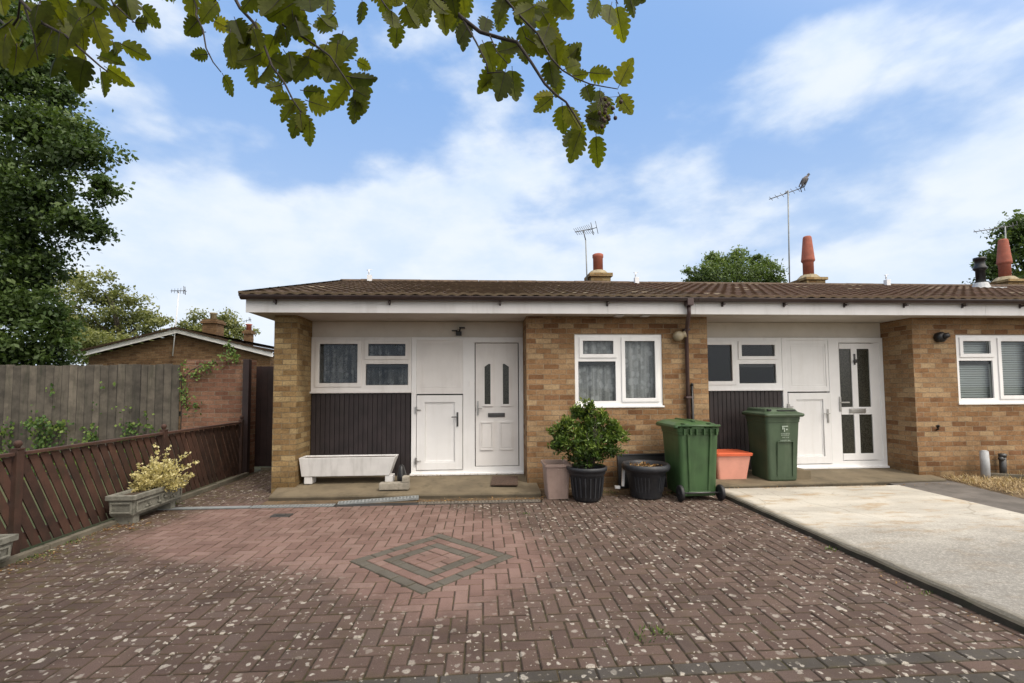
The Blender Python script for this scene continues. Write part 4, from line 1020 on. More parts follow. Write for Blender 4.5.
for (cx_, cy_, zt, w_) in ((-9.82, 17.9, 4.0, .25), (-9.85, 20.6, 3.95, .14)):
    mb = MB(); mb.box(cx_-w_, cx_+w_, cy_-w_, cy_+w_, 2.9, zt, .01); mb.box(cx_-w_-.05, cx_+w_+.05, cy_-w_-.05, cy_+w_+.05, zt-.16, zt-.06, .01); c_ = mb.build('chimney', M['brick_far'], t)
    mb = MB(); mb.lathe([(.11, zt), (.10, zt+.20), (.13, zt+.22), (.13, zt+.26)], cx_, cy_, 12); 
    pot_ = mb.build('chimney_pot', M['cement'] if cy_ < 19 else M['terracotta'], c_)

mb = MB(); mb.slab((-5.16, -4.03, -.05, 1.90), [], 8.52, 8.74); r3 = random.Random(9)
x = -5.10
while x < -4.1: mb.box(x, min(x+.215, -4.03), 8.515, 8.745, 1.902, 1.902+.068, .006); x += .225
single(mb, 'garden_wall', M['brick_red'], 'pinkish brick garden wall between the grey fence and the dark gate', 'wall')
t = thing('side_gate', 'tall dark brown boarded gate between garden wall and pillar', 'gate', (-3.4, 8.9, 0))
mb = MB()
for i in range(10): mb.box(-4.13+i*.115, -4.13+i*.115+.112, 8.9, 8.92, .06, 1.87, .004)
for z in (.25, 1.0, 1.65): mb.box(-4.13, -2.98, 8.921, 8.95, z, z+.09)
mb.build('boards', M['gate'], t)
mb = MB(); mb.box(-4.10, -4.0, 8.40, 8.50, -.02, 1.97, .005); mb.build('post', M['gate'], t)
mb = MB(); mb.box(-3.97, -3.3, 8.84, 8.88, -.02, .05, .01); mb.build('threshold', M['kerb'], t)

t = thing('board_fence', 'tall weathered grey close-boarded timber fence with ivy growing on it', 'fence', (-7, 8.5, 0))
mb = MB(); x = -5.20; r3 = random.Random(21)
while x > -13:
    w_ = .128; z1 = 1.885 + r3.uniform(-.012, .012) + .008*math.sin(x*2)
    Mx = Matrix.Translation((x, 8.5, 0)) @ Matrix.Rotation(R(9+r3.uniform(-2, 2)), 4, 'Z') @ Matrix.Rotation(R(r3.uniform(-.35, .35)), 4, 'Y')
    mb.box(-w_+.012, 0, -.004, .014, .03, z1, .003, M=Mx, c=(max(0, min(1, r3.gauss(.5, .2))), 0, 0)); mb.box(-w_-.004, -w_+.014, .012, .02, .03, z1-.01, M=Mx, c=(.0, 0, 0)); x -= w_  # dark strip at each board edge paints in the shadow of the gap
mb.build('boards', M['fence_grey'], t)
mb = MB()
for z in (.35, 1.0, 1.6): mb.box(-13, -5.2, 8.545, 8.585, z, z+.08, c=(.4, 0, 0))
mb.build('rail', M['fence_grey'], t)
for x in (-5.17, -8.2, -11.2):
    mb = MB(); mb.box(x, x+.09, 8.545, 8.63, -.05, 1.8, .004, c=(.4, 0, 0)); mb.build('post', M['fence_grey'], t)

# red diagonal fence
t = thing('picket_fence', 'low reddish brown fence of slanted slats with ball topped posts', 'fence', (-4.1, 5, 0))
PY = [.88, 2.72, 4.52, 6.44, 8.40]
def fx(y): return -4.13 + .03*(y-4.5)/4
for y in PY:
    mb = MB(); x = fx(y); mb.box(x-.035, x+.03, y-.035, y+.035, -.03, .925, .006, c=(.35, 0, 0)); mb.box(x-.036, x+.036, y-.036, y+.036, .926, .94, .004, c=(.35, 0, 0))
    mb.lathe([(.012, .94), (.020, .947), (.022, .954), (.029, .966), (.032, .98), (.029, .994), (.018, 1.006), (.004, 1.01)], x, y, 14, c=(.35, 0, 0))
    mb.build('post', M['fence_red'], t)
for y0_, y1_ in zip(PY, PY[1:]):
    a_, b_ = y0_+.046, y1_-.046; x = fx((a_+b_)/2)
    mb = MB(); mb.box(x-.03, x+.03, a_, b_, .876, .905, .005, c=(.6, 0, 0)); mb.box(x-.04, x-.012, a_, b_, .78, .84, .003, c=(.4, 0, 0)); mb.box(x-.04, x-.012, a_, b_, .10, .17, .003, c=(.4, 0, 0)); mb.build('rail', M['fence_red'], t)
    sm = MB(); lean = .42; zt, zb = .868, .03; y = a_-lean-.1; r3 = random.Random(int(y0_*10))
    while y < b_:
        # slat centre line from (y, zt) to (y+lean, zb); clip against the panel ends
        p = [(y, zt), (y+.088, zt), (y+.088+lean, zb), (y+lean, zb)]
        q = clip(clip(p, 1, 0, b_), -1, 0, -a_)
        if len(q) >= 3 and area(q) > .002:
            xo = x-.008+r3.uniform(-.002, .002); n = len(q)
            vs = [(xo+.011, u_, v_) for u_, v_ in q]+[(xo-.001, u_, v_) for u_, v_ in q]; tn_ = r3.uniform(.2, .75)
            sm.mesh(vs, [tuple(range(n)), tuple(reversed(range(n, 2*n)))]+[(i, n+i, n+(i+1) % n, (i+1) % n) for i in range(n)], (tn_, 0, 0))
        y += .113
    sm.build('slats', M['fence_red'], t, recalc=True)

# ------------------------------------------------------------------ foliage helpers
def leaf_quad(mb, p, d, nrm, l, wd, tone, fold=.0):
    s_ = d.cross(nrm).normalized(); mid = p+d*l*.5
    mb.mesh([p, mid+s_*wd*.5+nrm*fold*l, p+d*l, mid-s_*wd*.5+nrm*fold*l], [(0, 1, 2), (0, 2, 3)], (tone, 0, 0))
def rv(r_): 
    while True:
        v = Vector((r_.uniform(-1, 1), r_.uniform(-1, 1), r_.uniform(-1, 1)))
        if .05 < v.length < 1: return v.normalized()
def cloud(clusters, n, l, seed, clumps=14, spread=.28, wr=.6, fill=.35, bias=None, droop=.2):
    """leaves in clumps spread on and within ellipsoids; tone = light top, dark inside and beneath"""
    r_ = random.Random(seed); mb = MB(); vol = [a[1][0]*a[1][1]*a[1][2] for a in clusters]; tv = sum(v**.67 for v in vol)
    for (c, rad), v in zip(clusters, vol):
        c = Vector(c); k_ = int(n*v**.67/tv); nc = max(3, int(clumps*(v**.67/tv*len(clusters))**.5)); cl_ = []
        for _ in range(nc):
            d = rv(r_); rr = r_.uniform(fill, 1)
            cl_.append((c+Vector((d.x*rad[0], d.y*rad[1], d.z*rad[2]))*rr, r_.uniform(.6, 1.3), r_.uniform(-.15, .15)))
        avg = (rad[0]+rad[1]+rad[2])/3
        for _ in range(k_):
            q, sc, tn = r_.choice(cl_); s_ = avg*spread*sc
            off = Vector((r_.gauss(0, 1), r_.gauss(0, 1), r_.gauss(0, .7)))*s_*.55
            p = q+off
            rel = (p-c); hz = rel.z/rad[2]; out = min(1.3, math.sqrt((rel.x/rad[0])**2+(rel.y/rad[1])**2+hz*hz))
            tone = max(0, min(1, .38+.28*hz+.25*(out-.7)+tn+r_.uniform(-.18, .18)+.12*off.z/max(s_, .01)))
            d = (rv(r_)+Vector((0, 0, -droop))).normalized(); nn = (rv(r_)+Vector((0, 0, .6))).normalized()
            ll = l*r_.uniform(.6, 1.3); leaf_quad(mb, p, d, nn, ll, ll*wr, tone, r_.uniform(-.1, .1))
    return mb
def trunk(pts, r0, r1, n=10):
    mb = MB(); k_ = len(pts); mb.tube(pts, [r0+(r1-r0)*i/(k_-1) for i in range(k_)], n); return mb
def tree(name, label, loc, clusters, n, l, seed, mat, tr, tr_r=.25, cat='tree', limbs=True, **kw):
    t = thing(name, label, cat, loc)
    cloud(clusters, n, l, seed, **kw).build('crown', mat, t)
    loc = Vector(loc); top = Vector(tr); r_ = random.Random(seed)
    mb = MB(); pts = [loc, loc.lerp(top, .3)+Vector((r_.uniform(-.1, .1), 0, 0)), loc.lerp(top, .65)+Vector((r_.uniform(-.15, .15), 0, 0)), top]
    mb.tube(pts, [tr_r, tr_r*.8, tr_r*.6, tr_r*.3], 10)
    if limbs:
        for c, rad in clusters:
            s_ = loc.lerp(top, r_.uniform(.35, .9)); e = Vector(c); m_ = s_.lerp(e, .5)+Vector((r_.uniform(-.2, .2), r_.uniform(-.2, .2), .15*(e-s_).length))
            mb.tube([s_, m_, e], [tr_r*.35, tr_r*.22, tr_r*.06], 7)
    mb.build('trunk', M['bark'], t); return t

# big dark tree at the left
BT = []
for (px, py, d, rx, rz) in ((-60, 60, 11, 1.6, 1.3), (10, 75, 11, 1.3, 1.0), (-30, 170, 11, 1.6, 1.6), (35, 130, 10.6, 1.15, .95), (80, 150, 10.6, .85, .62), (100, 185, 10.4, .42, .45), (40, 200, 10.8, 1.1, .9), (85, 222, 10.6, .72, .42), (20, 240, 10.8, 1.0, .8),
                              (-80, 280, 11, 2.0, 1.6), (0, 300, 10.8, 1.2, .95), (45, 318, 10.6, .75, .75), (55, 345, 10.6, .45, .5), (20, 355, 10.5, .9, .7), (-20, 20, 11.2, 1.2, .8), (-150, 160, 11.5, 2.4, 3.0), (58, 95, 10.8, .5, .4), (20, 35, 11, 1.0, .8), (-40, -20, 11.2, 1.6, 1.2), (50, 62, 11, .6, .5), (30, 268, 10.8, .8, .4)):
    c = at(px, py, d); BT.append((c, (rx, min(rx, 1.2), rz)))
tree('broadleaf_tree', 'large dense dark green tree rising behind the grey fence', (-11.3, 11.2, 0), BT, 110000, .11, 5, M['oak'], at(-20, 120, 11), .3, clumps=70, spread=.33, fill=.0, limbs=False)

def olive(px, py, d, rx, rz, ry=None): return (at(px, py, d), (rx, ry or rx, rz))
tree('birch_tree', 'olive green tree behind the neighbouring gable roof', (-21, 30, 0), [olive(105, 290, 29, 1.5, 1.4), olive(80, 315, 29, 2.0, 1.5), olive(125, 312, 29, 1.6, 1.3), olive(150, 325, 29, 1.3, 1.1), olive(95, 345, 29, 2.4, 1.4), olive(145, 350, 28, 2.2, 1.2), olive(60, 300, 30, 2, 2)], 16000, .20, 8, M['birch'], at(112, 300, 29), .25, clumps=26, spread=.3)
tree('yellow_tree', 'paler yellow green tree in front of the olive tree', (-15.5, 24, 0), [olive(105, 348, 23, 1.4, .7), olive(78, 345, 23, 1.1, .9), olive(128, 345, 23, .9, .6)], 6000, .15, 18, M['birch'], at(105, 350, 23), .15, clumps=18, spread=.3)
tree('ash_tree', 'light green feathery tree behind the far brown chimneys', (-18, 34, 0), [olive(200, 325, 33, 1.5, 1.0), olive(222, 322, 33, 1.4, .85), olive(238, 332, 33, 1.1, .7), olive(188, 335, 33, 1.2, .9), olive(212, 340, 33, 2.2, 1.0)], 9000, .19, 28, M['birch'], at(212, 325, 33), .2, clumps=20, spread=.33)
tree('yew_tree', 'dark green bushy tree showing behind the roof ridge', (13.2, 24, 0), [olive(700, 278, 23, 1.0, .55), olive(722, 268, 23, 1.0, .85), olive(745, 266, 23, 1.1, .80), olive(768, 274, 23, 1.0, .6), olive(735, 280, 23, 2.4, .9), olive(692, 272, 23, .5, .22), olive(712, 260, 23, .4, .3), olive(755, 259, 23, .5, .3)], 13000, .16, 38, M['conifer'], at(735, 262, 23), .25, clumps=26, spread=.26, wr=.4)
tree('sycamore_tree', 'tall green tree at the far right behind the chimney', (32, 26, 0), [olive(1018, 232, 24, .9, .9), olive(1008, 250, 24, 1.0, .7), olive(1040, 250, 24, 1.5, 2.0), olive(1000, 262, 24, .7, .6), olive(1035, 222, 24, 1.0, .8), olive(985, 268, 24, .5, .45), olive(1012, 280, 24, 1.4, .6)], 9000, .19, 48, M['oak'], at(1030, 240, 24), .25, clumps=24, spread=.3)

# ivy on the fence, climber on the wall
t = thing('ivy', 'green ivy trailing over the grey fence and its foot', 'plant', (-7, 8.4, 0))
mb = MB(); r_ = random.Random(3)
for k_ in range(26):
    x = -8.6+r_.random()*3.2; z = .05; xx = x; pts = []
    top = r_.uniform(.6, 1.75) if r_.random() < .6 else r_.uniform(.5, .9)
    while z < top:
        pts.append((xx, 8.46, z)); z += .06; xx += r_.uniform(-.06, .06)
    for p in pts:
        if r_.random() < (.35 if p[2] > .95 else .9):
            for _ in range(2 if p[2] > .95 else 4):
                q = Vector(p)+Vector((r_.gauss(0, .05), -r_.uniform(.0, .06), r_.gauss(0, .04))); leaf_quad(mb, q, rv(r_)*.5+Vector((0, 0, -1)), Vector((r_.uniform(-.4, .4), -1, .4)).normalized(), r_.uniform(.03, .06), .05, r_.uniform(.1, .9), .05)
for (cx_, cz_, w_, h_, n_) in ((-8.15, .80, .25, .10, 150), (-7.35, .93, .18, .08, 80), (-7.0, .88, .15, .07, 50)):
    for _ in range(n_):
        q = Vector((r_.gauss(cx_, w_*.6), 8.42-r_.random()*.15, r_.gauss(cz_, h_*.6))); leaf_quad(mb, q, (rv(r_)*.7+Vector((0, 0, -1))).normalized(), Vector((r_.uniform(-.5, .5), -1, .5)).normalized(), r_.uniform(.04, .075), .055, r_.uniform(.1, 1), .05)
mb.build('leaves', M['ivy'], t)
t = thing('climbing_plant', 'yellow green climber hanging over the pinkish garden wall', 'plant', (-5, 8.45, 0))
mb = MB(); r_ = random.Random(14)
for (x0, z0, x1, z1, n_) in ((-5.1, 1.55, -5.05, 1.05, 60), (-5.0, 1.7, -4.7, 1.88, 60), (-4.75, 1.85, -4.5, 1.95, 25), (-4.25, 2.0, -4.4, 2.25, 80), (-4.2, 1.98, -4.55, 2.02, 30), (-5.15, 1.9, -5.12, 1.3, 55), (-5.05, 1.35, -4.85, 1.15, 25)):
    for i in range(n_):
        tt = r_.random(); q = Vector((x0+(x1-x0)*tt+r_.gauss(0, .035), 8.47+r_.uniform(-.05, .03), z0+(z1-z0)*tt+r_.gauss(0, .045))); leaf_quad(mb, q, (rv(r_)+Vector((0, 0, -.6))).normalized(), Vector((r_.uniform(-.6, .6), -1, .5)).normalized(), r_.uniform(.035, .07), .035, r_.uniform(.3, 1), .05)
mb.build('leaves', M['ivy'], t)
mb = MB(); mb.tube([(-5.14, 8.47, .1), (-5.13, 8.46, 1.0), (-5.15, 8.47, 1.6), (-5.0, 8.47, 1.78), (-4.8, 8.48, 1.9)], .008, 6); mb.build('stem', M['twig'], t)

# ------------------------------------------------------------------ potted shrub
def rr_ring(cx_, cy_, z, hw, hd, r_, n=5):
    pts = []
    for (sx_, sy_, a0) in ((1, 1, 0), (-1, 1, PI/2), (-1, -1, PI), (1, -1, 3*PI/2)):
        for i in range(n+1):
            a_ = a0+PI/2*i/n; pts.append(Vector((cx_+sx_*(hw-r_)+r_*math.cos(a_), cy_+sy_*(hd-r_)+r_*math.sin(a_), z)))
    return pts
t = thing('potted_shrub', 'bushy green shrub in a ribbed charcoal pot below the lace curtained window', 'plant', (1.36, 6.2, 0))
px_, py_ = 1.35, 6.13
mb = MB(); mb.lathe([(.155, .004), (.165, .02), (.18, .03), (.215, .33), (.225, .335), (.235, .35), (.238, .385), (.258, .39), (.262, .43), (.25, .44), (.232, .43), (.225, .38), (.21, .34)], px_, py_, 40)
for i in range(20):
    a_ = 2*PI*i/20; Mx = Matrix.Translation((px_, py_, 0)) @ Matrix.Rotation(a_, 4, 'Z') @ Matrix.Translation((.201, 0, .18)) @ Matrix.Rotation(R(6.8), 4, 'Y')
    mb.box(-.004, .006, -.008, .008, -.12, .13, .003, M=Mx)
mb.build('pot', M['pot'], t)
mb = MB(); mb.lathe([(.226, .37), (.12, .385), (.01, .39)], px_, py_, 24); mb.build('soil', M['soil'], t)
CL = [((px_, py_, .80), (.40, .30, .27)), ((px_-.33, py_, .80), (.20, .2, .22)), ((px_+.33, py_, .76), (.2, .2, .22)), ((px_+.02, py_, 1.04), (.27, .2, .16)), ((px_, py_, .60), (.36, .26, .16)), ((px_+.22, py_-.02, 1.04), (.08, .08, .14)), ((px_-.12, py_, 1.14), (.08, .08, .12)), ((px_+.04, py_, 1.2), (.09, .08, .12)), ((px_-.28, py_-.05, .98), (.13, .1, .12)), ((px_+.33, py_, .93), (.1, .1, .1))]
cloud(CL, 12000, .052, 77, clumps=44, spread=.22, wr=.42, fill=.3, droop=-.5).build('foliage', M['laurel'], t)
mb = MB(); r_ = random.Random(6)
for i in range(14):
    a_ = r_.uniform(0, 2*PI); p0 = Vector((px_+.07*math.cos(a_), py_+.07*math.sin(a_), .38)); p2 = Vector((px_+.3*math.cos(a_), py_+.2*math.sin(a_), r_.uniform(.7, 1.15))); mb.tube([p0, p0.lerp(p2, .5)+Vector((0, 0, .06)), p2], [.009, .007, .003], 6)
mb.build('stem', M['twig'], t)
# second pot
t = thing('planter_pot', 'wide charcoal pot of bare soil beside the bright green bin', 'pot', (2.18, 6.32, 0))
px_, py_ = 2.165, 6.24
mb = MB(); mb.lathe([(.19, .004), (.20, .02), (.255, .34), (.268, .345), (.30, .365), (.315, .395), (.312, .425), (.295, .445), (.275, .44), (.262, .41), (.25, .36)], px_, py_, 44)
for (a0, a1) in ((-2.5, -1.75), (-1.1, -.5)):
    for i in range(5):
        a_ = a0+(a1-a0)*i/4; Mx = Matrix.Translation((px_, py_, 0)) @ Matrix.Rotation(a_, 4, 'Z') @ Matrix.Translation((.230, 0, .19)) @ Matrix.Rotation(R(9.8), 4, 'Y'); mb.box(-.004, .005, -.006, .006, -.1, .1, .003, M=Mx)
mb.build('pot', M['pot'], t)
mb = MB(); mb.lathe([(.262, .385), (.15, .40), (.01, .405)], px_, py_, 24); mb.build('soil', M['soil'], t)
mb = MB(); r_ = random.Random(61)
for _ in range(130):
    a_ = r_.uniform(0, 2*PI); q = Vector((px_+.2*r_.random()*math.cos(a_), py_+.2*r_.random()*math.sin(a_), .405)); d = rv(r_); d.z = abs(d.z)*.4; leaf_quad(mb, q, d.normalized(), Vector((0, 0, 1)), r_.uniform(.03, .08), .018, r_.random(), .1)
mb.build('dry_leaves', M['litter'], t)
mb = MB(); Mx = Matrix.Translation((2.28, 6.70, .0)) @ Matrix.Rotation(R(3), 4, 'Z') @ Matrix.Rotation(R(-8), 4, 'X')
mb.box(-.36, .36, -.012, .012, .02, .50, .008, M=Mx); mb.box(-.36, .36, -.04, -.012, .475, .50, .006, M=Mx); mb.box(-.36, -.335, -.04, -.012, .02, .474, .006, M=Mx)
single(mb, 'plant_tray', M['black'], 'black plastic tray leaning on the wall behind the wide charcoal pot', 'tray')
mb = MB(); Mx = Matrix.Translation((1.885, 6.36, .12)) @ Matrix.Rotation(R(4), 4, 'Y'); mb.box(-.018, .018, -.02, .02, 0, .25, .008, M=Mx); mb.box(-.10, -.03, .0, .05, -.04, .0, .01, M=Mx)
single(mb, 'white_bracket', M['upvc'], 'small white plastic piece standing left of the wide charcoal pot', 'plastic piece')

# taupe recycling crate
def tub(cx_, cy_, z0, w0, d0, w1, d1, h, r_, wall=.012, lipw=.02, liph=.035):
    mb = MB()
    rings = [rr_ring(cx_, cy_, z0+.002, w0/2, d0/2, r_), rr_ring(cx_, cy_, z0+h-liph, w1/2, d1/2, r_), rr_ring(cx_, cy_, z0+h-liph, w1/2+lipw, d1/2+lipw, r_+.01), rr_ring(cx_, cy_, z0+h, w1/2+lipw, d1/2+lipw, r_+.01),
             rr_ring(cx_, cy_, z0+h, w1/2-wall, d1/2-wall, r_), rr_ring(cx_, cy_, z0+.03, w0/2-wall, d0/2-wall, r_)]
    mb.loft(rings, smooth=False); return mb
t = thing('recycling_crate', 'open taupe plastic crate with ribbed sides left of the potted shrub', 'crate', (.98, 6.35, 0))
mb = tub(.985, 6.38, 0, .27, .34, .325, .40, .455, .02)
mb.build('tub', M['taupe'], t)
mb = MB()
for i in range(7):
    x = -.108+i*.036; Mx = Matrix.Translation((.985+x*1.05, 6.195, .20)) @ Matrix.Rotation(R(4.0), 4, 'X'); mb.box(-.007, .007, -.004, .012, -.17, .19, .003, M=Mx)
mb.build('rib', M['taupe'], t)

# pink box with orange lid
t = thing('storage_box', 'faded pink plastic box with orange red lid between the two green bins', 'box', (3.67, 7.0, .1))
mb = tub(3.67, 6.98, .095, .44, .33, .53, .42, .36, .04, lipw=.008, liph=.02); mb.build('tub', M['pink'], t)
mb = MB(); mb.loft([rr_ring(3.67, 6.98, .44, .285, .235, .05), rr_ring(3.67, 6.98, .475, .29, .24, .05), rr_ring(3.67, 6.98, .482, .28, .23, .05), rr_ring(3.67, 6.98, .472, .24, .19, .05), rr_ring(3.67, 6.98, .480, .22, .17, .05)], smooth=False); mb.build('lid', M['orange'], t)

# ------------------------------------------------------------------ wheelie bins
def wheel(name, parent, x, y, z, r_=.10, w_=.045):
    mb = MB(); Mx = Matrix.Translation((x, y, z)) @ Matrix.Rotation(PI/2, 4, 'Y')
    mb.lathe([(r_*.75, -w_/2), (r_*.97, -w_/2+.004), (r_, -w_/4), (r_, w_/4), (r_*.97, w_/2-.004), (r_*.75, w_/2)], n=26, M=Mx); mb.lathe([(r_*.72, -w_*.3), (r_*.72, w_*.3)], n=20, M=Mx); mb.lathe([(r_*.25, -w_*.6), (r_*.25, w_*.6)], n=12, M=Mx)
    return mb.build(name, M['rubber'], parent)
# bin seen from behind: wheels and hinge bar towards the camera
t = thing('wheelie_bin', 'bright green wheelie bin with its wheels facing the driveway', 'bin', (2.68, 6.3, 0), 'green wheelie bins')
bx_, by_ = 2.775, 6.36
def bin_body(cx_, cyf, z0, wb, wt, db, dt, h, front, mat, parent):
    """front = y of the face turned to the camera at mid height"""
    mb = MB(); rings = []
    for (f, e) in ((0, 0), (.02, .006), (.35, 0), (.70, 0), (.90, .0), (.905, .014), (.94, .014), (.945, .022), (1, .022)):
        w_ = wb+(wt-wb)*f+e; d_ = db+(dt-db)*f+e; fy = cyf-(dt-db)*f*front; rings.append(rr_ring(cx_, fy+d_/2-e/2, z0+h*f, w_/2, d_/2, .05))
    mb.loft(rings, smooth=False); return mb
mb = bin_body(bx_, 5.995, .055, .46, .53, .50, .62, .865, .35, M['bin_a'], t)
# wheel recesses and stiffening ribs on the back face
for s_ in (-1, 1):
    Mx = Matrix.Translation((bx_+s_*.135, 5.985, .45)) @ Matrix.Rotation(R(3.6), 4, 'X') @ Matrix.Rotation(R(s_*2.0), 4, 'Y')
    mb.box(-.014, .014, -.028, .05, -.38, .40, .010, M=Mx)
mb.box(bx_-.15, bx_+.15, 5.97, 6.02, .075, .12, .012)
Mx = Matrix.Translation((bx_, 5.96, .885)); 
for x in (-.21, -.13, -.05, .05, .13, .21): mb.box(x-.006, x+.006, -.055, .0, -.05, .03, .003, M=Mx)
mb.build('body', M['bin_a'], t, recalc=True)
mb = MB(); rings = []
for (z, hw, hd, yo) in ((.905, .292, .36, 0), (.93, .30, .37, 0), (.955, .292, .36, 0), (.985, .23, .29, .02), (.998, .17, .22, .03), (1.0, .05, .05, .03)): rings.append(rr_ring(bx_, by_-.005+yo, z+.0, hw, hd, .06))
mb.loft(rings, smooth=False)
for s_ in (-1, 1): mb.box(bx_+s_*.17-.03, bx_+s_*.17+.03, 5.93, 6.06, .93, .985, .012)
mb.box(bx_-.02, bx_+.02, 6.1, 6.68, .99, 1.012, .008)
lid = mb.build('lid', M['bin_a'], t, recalc=True)
mb = MB(); mb.tube([(bx_-.25, 5.91, .955), (bx_+.25, 5.91, .955)], .016, 10)
for s_ in (-.25, -.1, .1, .25): mb.tube([(bx_+s_, 5.91, .955), (bx_+s_, 6.0, .935)], .014, 8)
mb.build('handle', M['bin_a'], t)
wheel('wheel', t, bx_-.262, 5.96, .102); wheel('wheel', t, bx_+.262, 5.96, .102)
mb = MB(); mb.tube([(bx_-.26, 5.96, .102), (bx_+.26, 5.96, .102)], .011, 8); mb.build('axle', M['dgrey'], t)

# bin seen from the front with white print
t = thing('wheelie_bin', 'faded green wheelie bin with white lettering in front of the meter cupboard', 'bin', (4.25, 7, .1), 'green wheelie bins')
cx_ = 4.325
mb = bin_body(cx_, 6.64, .10, .43, .51, .46, .56, .925, .45, M['bin_b'], t)
Mx = Matrix.Translation((cx_, 6.635, .10)) @ Matrix.Rotation(R(3.9), 4, 'X')
mb.box(-.10, -.09, -.006, .02, .06, .56, .003, M=Mx); mb.box(.13, .14, -.006, .02, .06, .56, .003, M=Mx); mb.box(-.088, .128, -.006, .02, .555, .565, .003, M=Mx)
# rounded step band
mb.build('body', M['bin_b'], t, recalc=True)
mb = MB(); rings = []
for (z, hw, hd, yo) in ((1.015, .285, .325, -.01), (1.04, .30, .34, -.01), (1.06, .295, .335, -.01), (1.085, .245, .28, .0), (1.12, .23, .26, .02), (1.13, .215, .24, .03), (1.132, .06, .06, .03)): rings.append(rr_ring(cx_, 6.88+yo, z, hw, hd, .05))
mb.loft(rings, smooth=False)
lid = mb.build('lid', M['bin_b'], t, recalc=True)
mb = MB(); mb.box(cx_-.08, cx_+.19, 6.60, 6.625, 1.098, 1.112, .004); mb.box(cx_-.22, cx_-.17, 6.60, 6.64, 1.10, 1.125, .008); mb.build('handle', M['black'], t)
for s_ in (-1, 1): wheel('wheel', t, cx_+s_*.26, 7.22, .20)
# printed white marks: emblem and four lines of lettering
M['print'] = plain('white_print', (.34, .40, .34), .6, .2, 60, .6, (.1, .16, .1))
mb = MB(); yb = 6.558
def mark(xa, xb, za, zb): 
    mb.mesh([(cx_+xa, 6.640-(za-.1)*.0681-.007, za), (cx_+xb, 6.640-(za-.1)*.0681-.007, za), (cx_+xb, 6.640-(zb-.1)*.0681-.007, zb), (cx_+xa, 6.640-(zb-.1)*.0681-.007, zb)], [(0, 1, 2, 3)])
r_ = random.Random(5)
mark(-.03, -.012, .835, .87); mark(-.035, .055, .872, .886); mark(-.005, .01, .80, .86); mark(.025, .05, .825, .845)
for (za, xa, xb, hh) in ((.765, -.05, .075, .018), (.742, -.045, .07, .014), (.712, -.03, .0, .014), (.712, .02, .06, .014), (.665, -.055, .035, .02), (.665, .05, .085, .02)):
    x = xa
    while x < xb: 
        w_ = r_.uniform(.006, .012); mark(x, x+w_*.45, za, za+hh); mark(x, x+w_, za+hh*.8, za+hh); mark(x+w_*.2, x+w_*.9, za, za+hh*.22); x += w_+.005
mb.build('lettering', M['print'], t)

# ------------------------------------------------------------------ porch things
t = thing('trough_planter', 'long white trough planter below the dark ribbed panel', 'planter', (-1.95, 7.1, .1))
mb = MB(); rings = []
def tring(x0, x1, y0, y1, z): return [Vector(p) for p in ((x0, y0, z), (x1, y0, z), (x1, y1, z), (x0, y1, z))]
mb.loft([tring(-2.57, -1.34, 6.98, 7.18, .205), tring(-2.60, -1.245, 6.95, 7.22, .475), tring(-2.585, -1.26, 6.965, 7.205, .475), tring(-2.57, -1.30, 6.98, 7.19, .40)], smooth=False); mb.build('trough', M['trough'], t, bevel=.006)
mb = MB(); mb.poly([(-2.58, 6.97, .455), (-1.27, 6.97, .455), (-1.27, 7.2, .455), (-2.58, 7.2, .455)]); mb.build('soil', M['soil'], t)
for x in (-2.48, -1.345):
    mb = MB(); mb.box(x-.055, x+.055, 6.99, 7.17, .10, .2045, .01); mb.build('foot', M['trough'], t)
mb = MB(); mb.box(-1.40, -1.0, 6.58, 6.72, .08, .17, .012); mb.box(-1.09, -1.002, 6.583, 6.717, .171, .255, .012)
o = single(mb, 'concrete_block', M['stone_light'], 'L shaped grey concrete block on the porch beside the white trough', 'block'); o['group'] = 'concrete blocks on the paths'
mb = MB(); r_ = random.Random(2); rings = []
for (z, s_) in ((.10, .8), (.16, 1), (.22, .9), (.28, .75), (.33, .5), (.36, .15)): rings.append([Vector((-1.16+.065*s_*math.cos(a_*2*PI/16)*r_.uniform(.85, 1.15)-.02*z, 7.0+.1*s_*math.sin(a_*2*PI/16)*r_.uniform(.85, 1.15), z)) for a_ in range(16)])
mb.loft(rings, smooth=True); single(mb, 'rubbish_bag', M['black'], 'crumpled black bag between the white trough and meter cupboard', 'bag')
mb = MB(); vs = []; 
Mx = Matrix.Translation((.34, 6.93, .112)) @ Matrix.Rotation(R(2.2), 4, 'X') @ Matrix.Rotation(R(-4), 4, 'Z'); mb.box(-.21, .17, -.27, .27, -.006, .008, .004, M=Mx)
single(mb, 'doormat', M['mat'], 'brown coir doormat on the step of the panelled front door', 'doormat')
mb = MB(); mb.mesh([(4.50, 6.72, .06), (4.80, 6.72, .06), (4.80, 6.72, .215), (4.50, 6.72, .26), (4.50, 7.38, .06), (4.80, 7.38, .06), (4.80, 7.38, .215), (4.50, 7.38, .26)], [(0, 1, 2, 3), (4, 7, 6, 5), (0, 4, 5, 1), (1, 5, 6, 2), (2, 6, 7, 3), (3, 7, 4, 0)], (.42, 0, 0))
o = single(mb, 'concrete_block', M['concrete'], 'buff concrete step block right behind the bin with lettering', 'block', 'concrete blocks on the paths', bevel=.01)

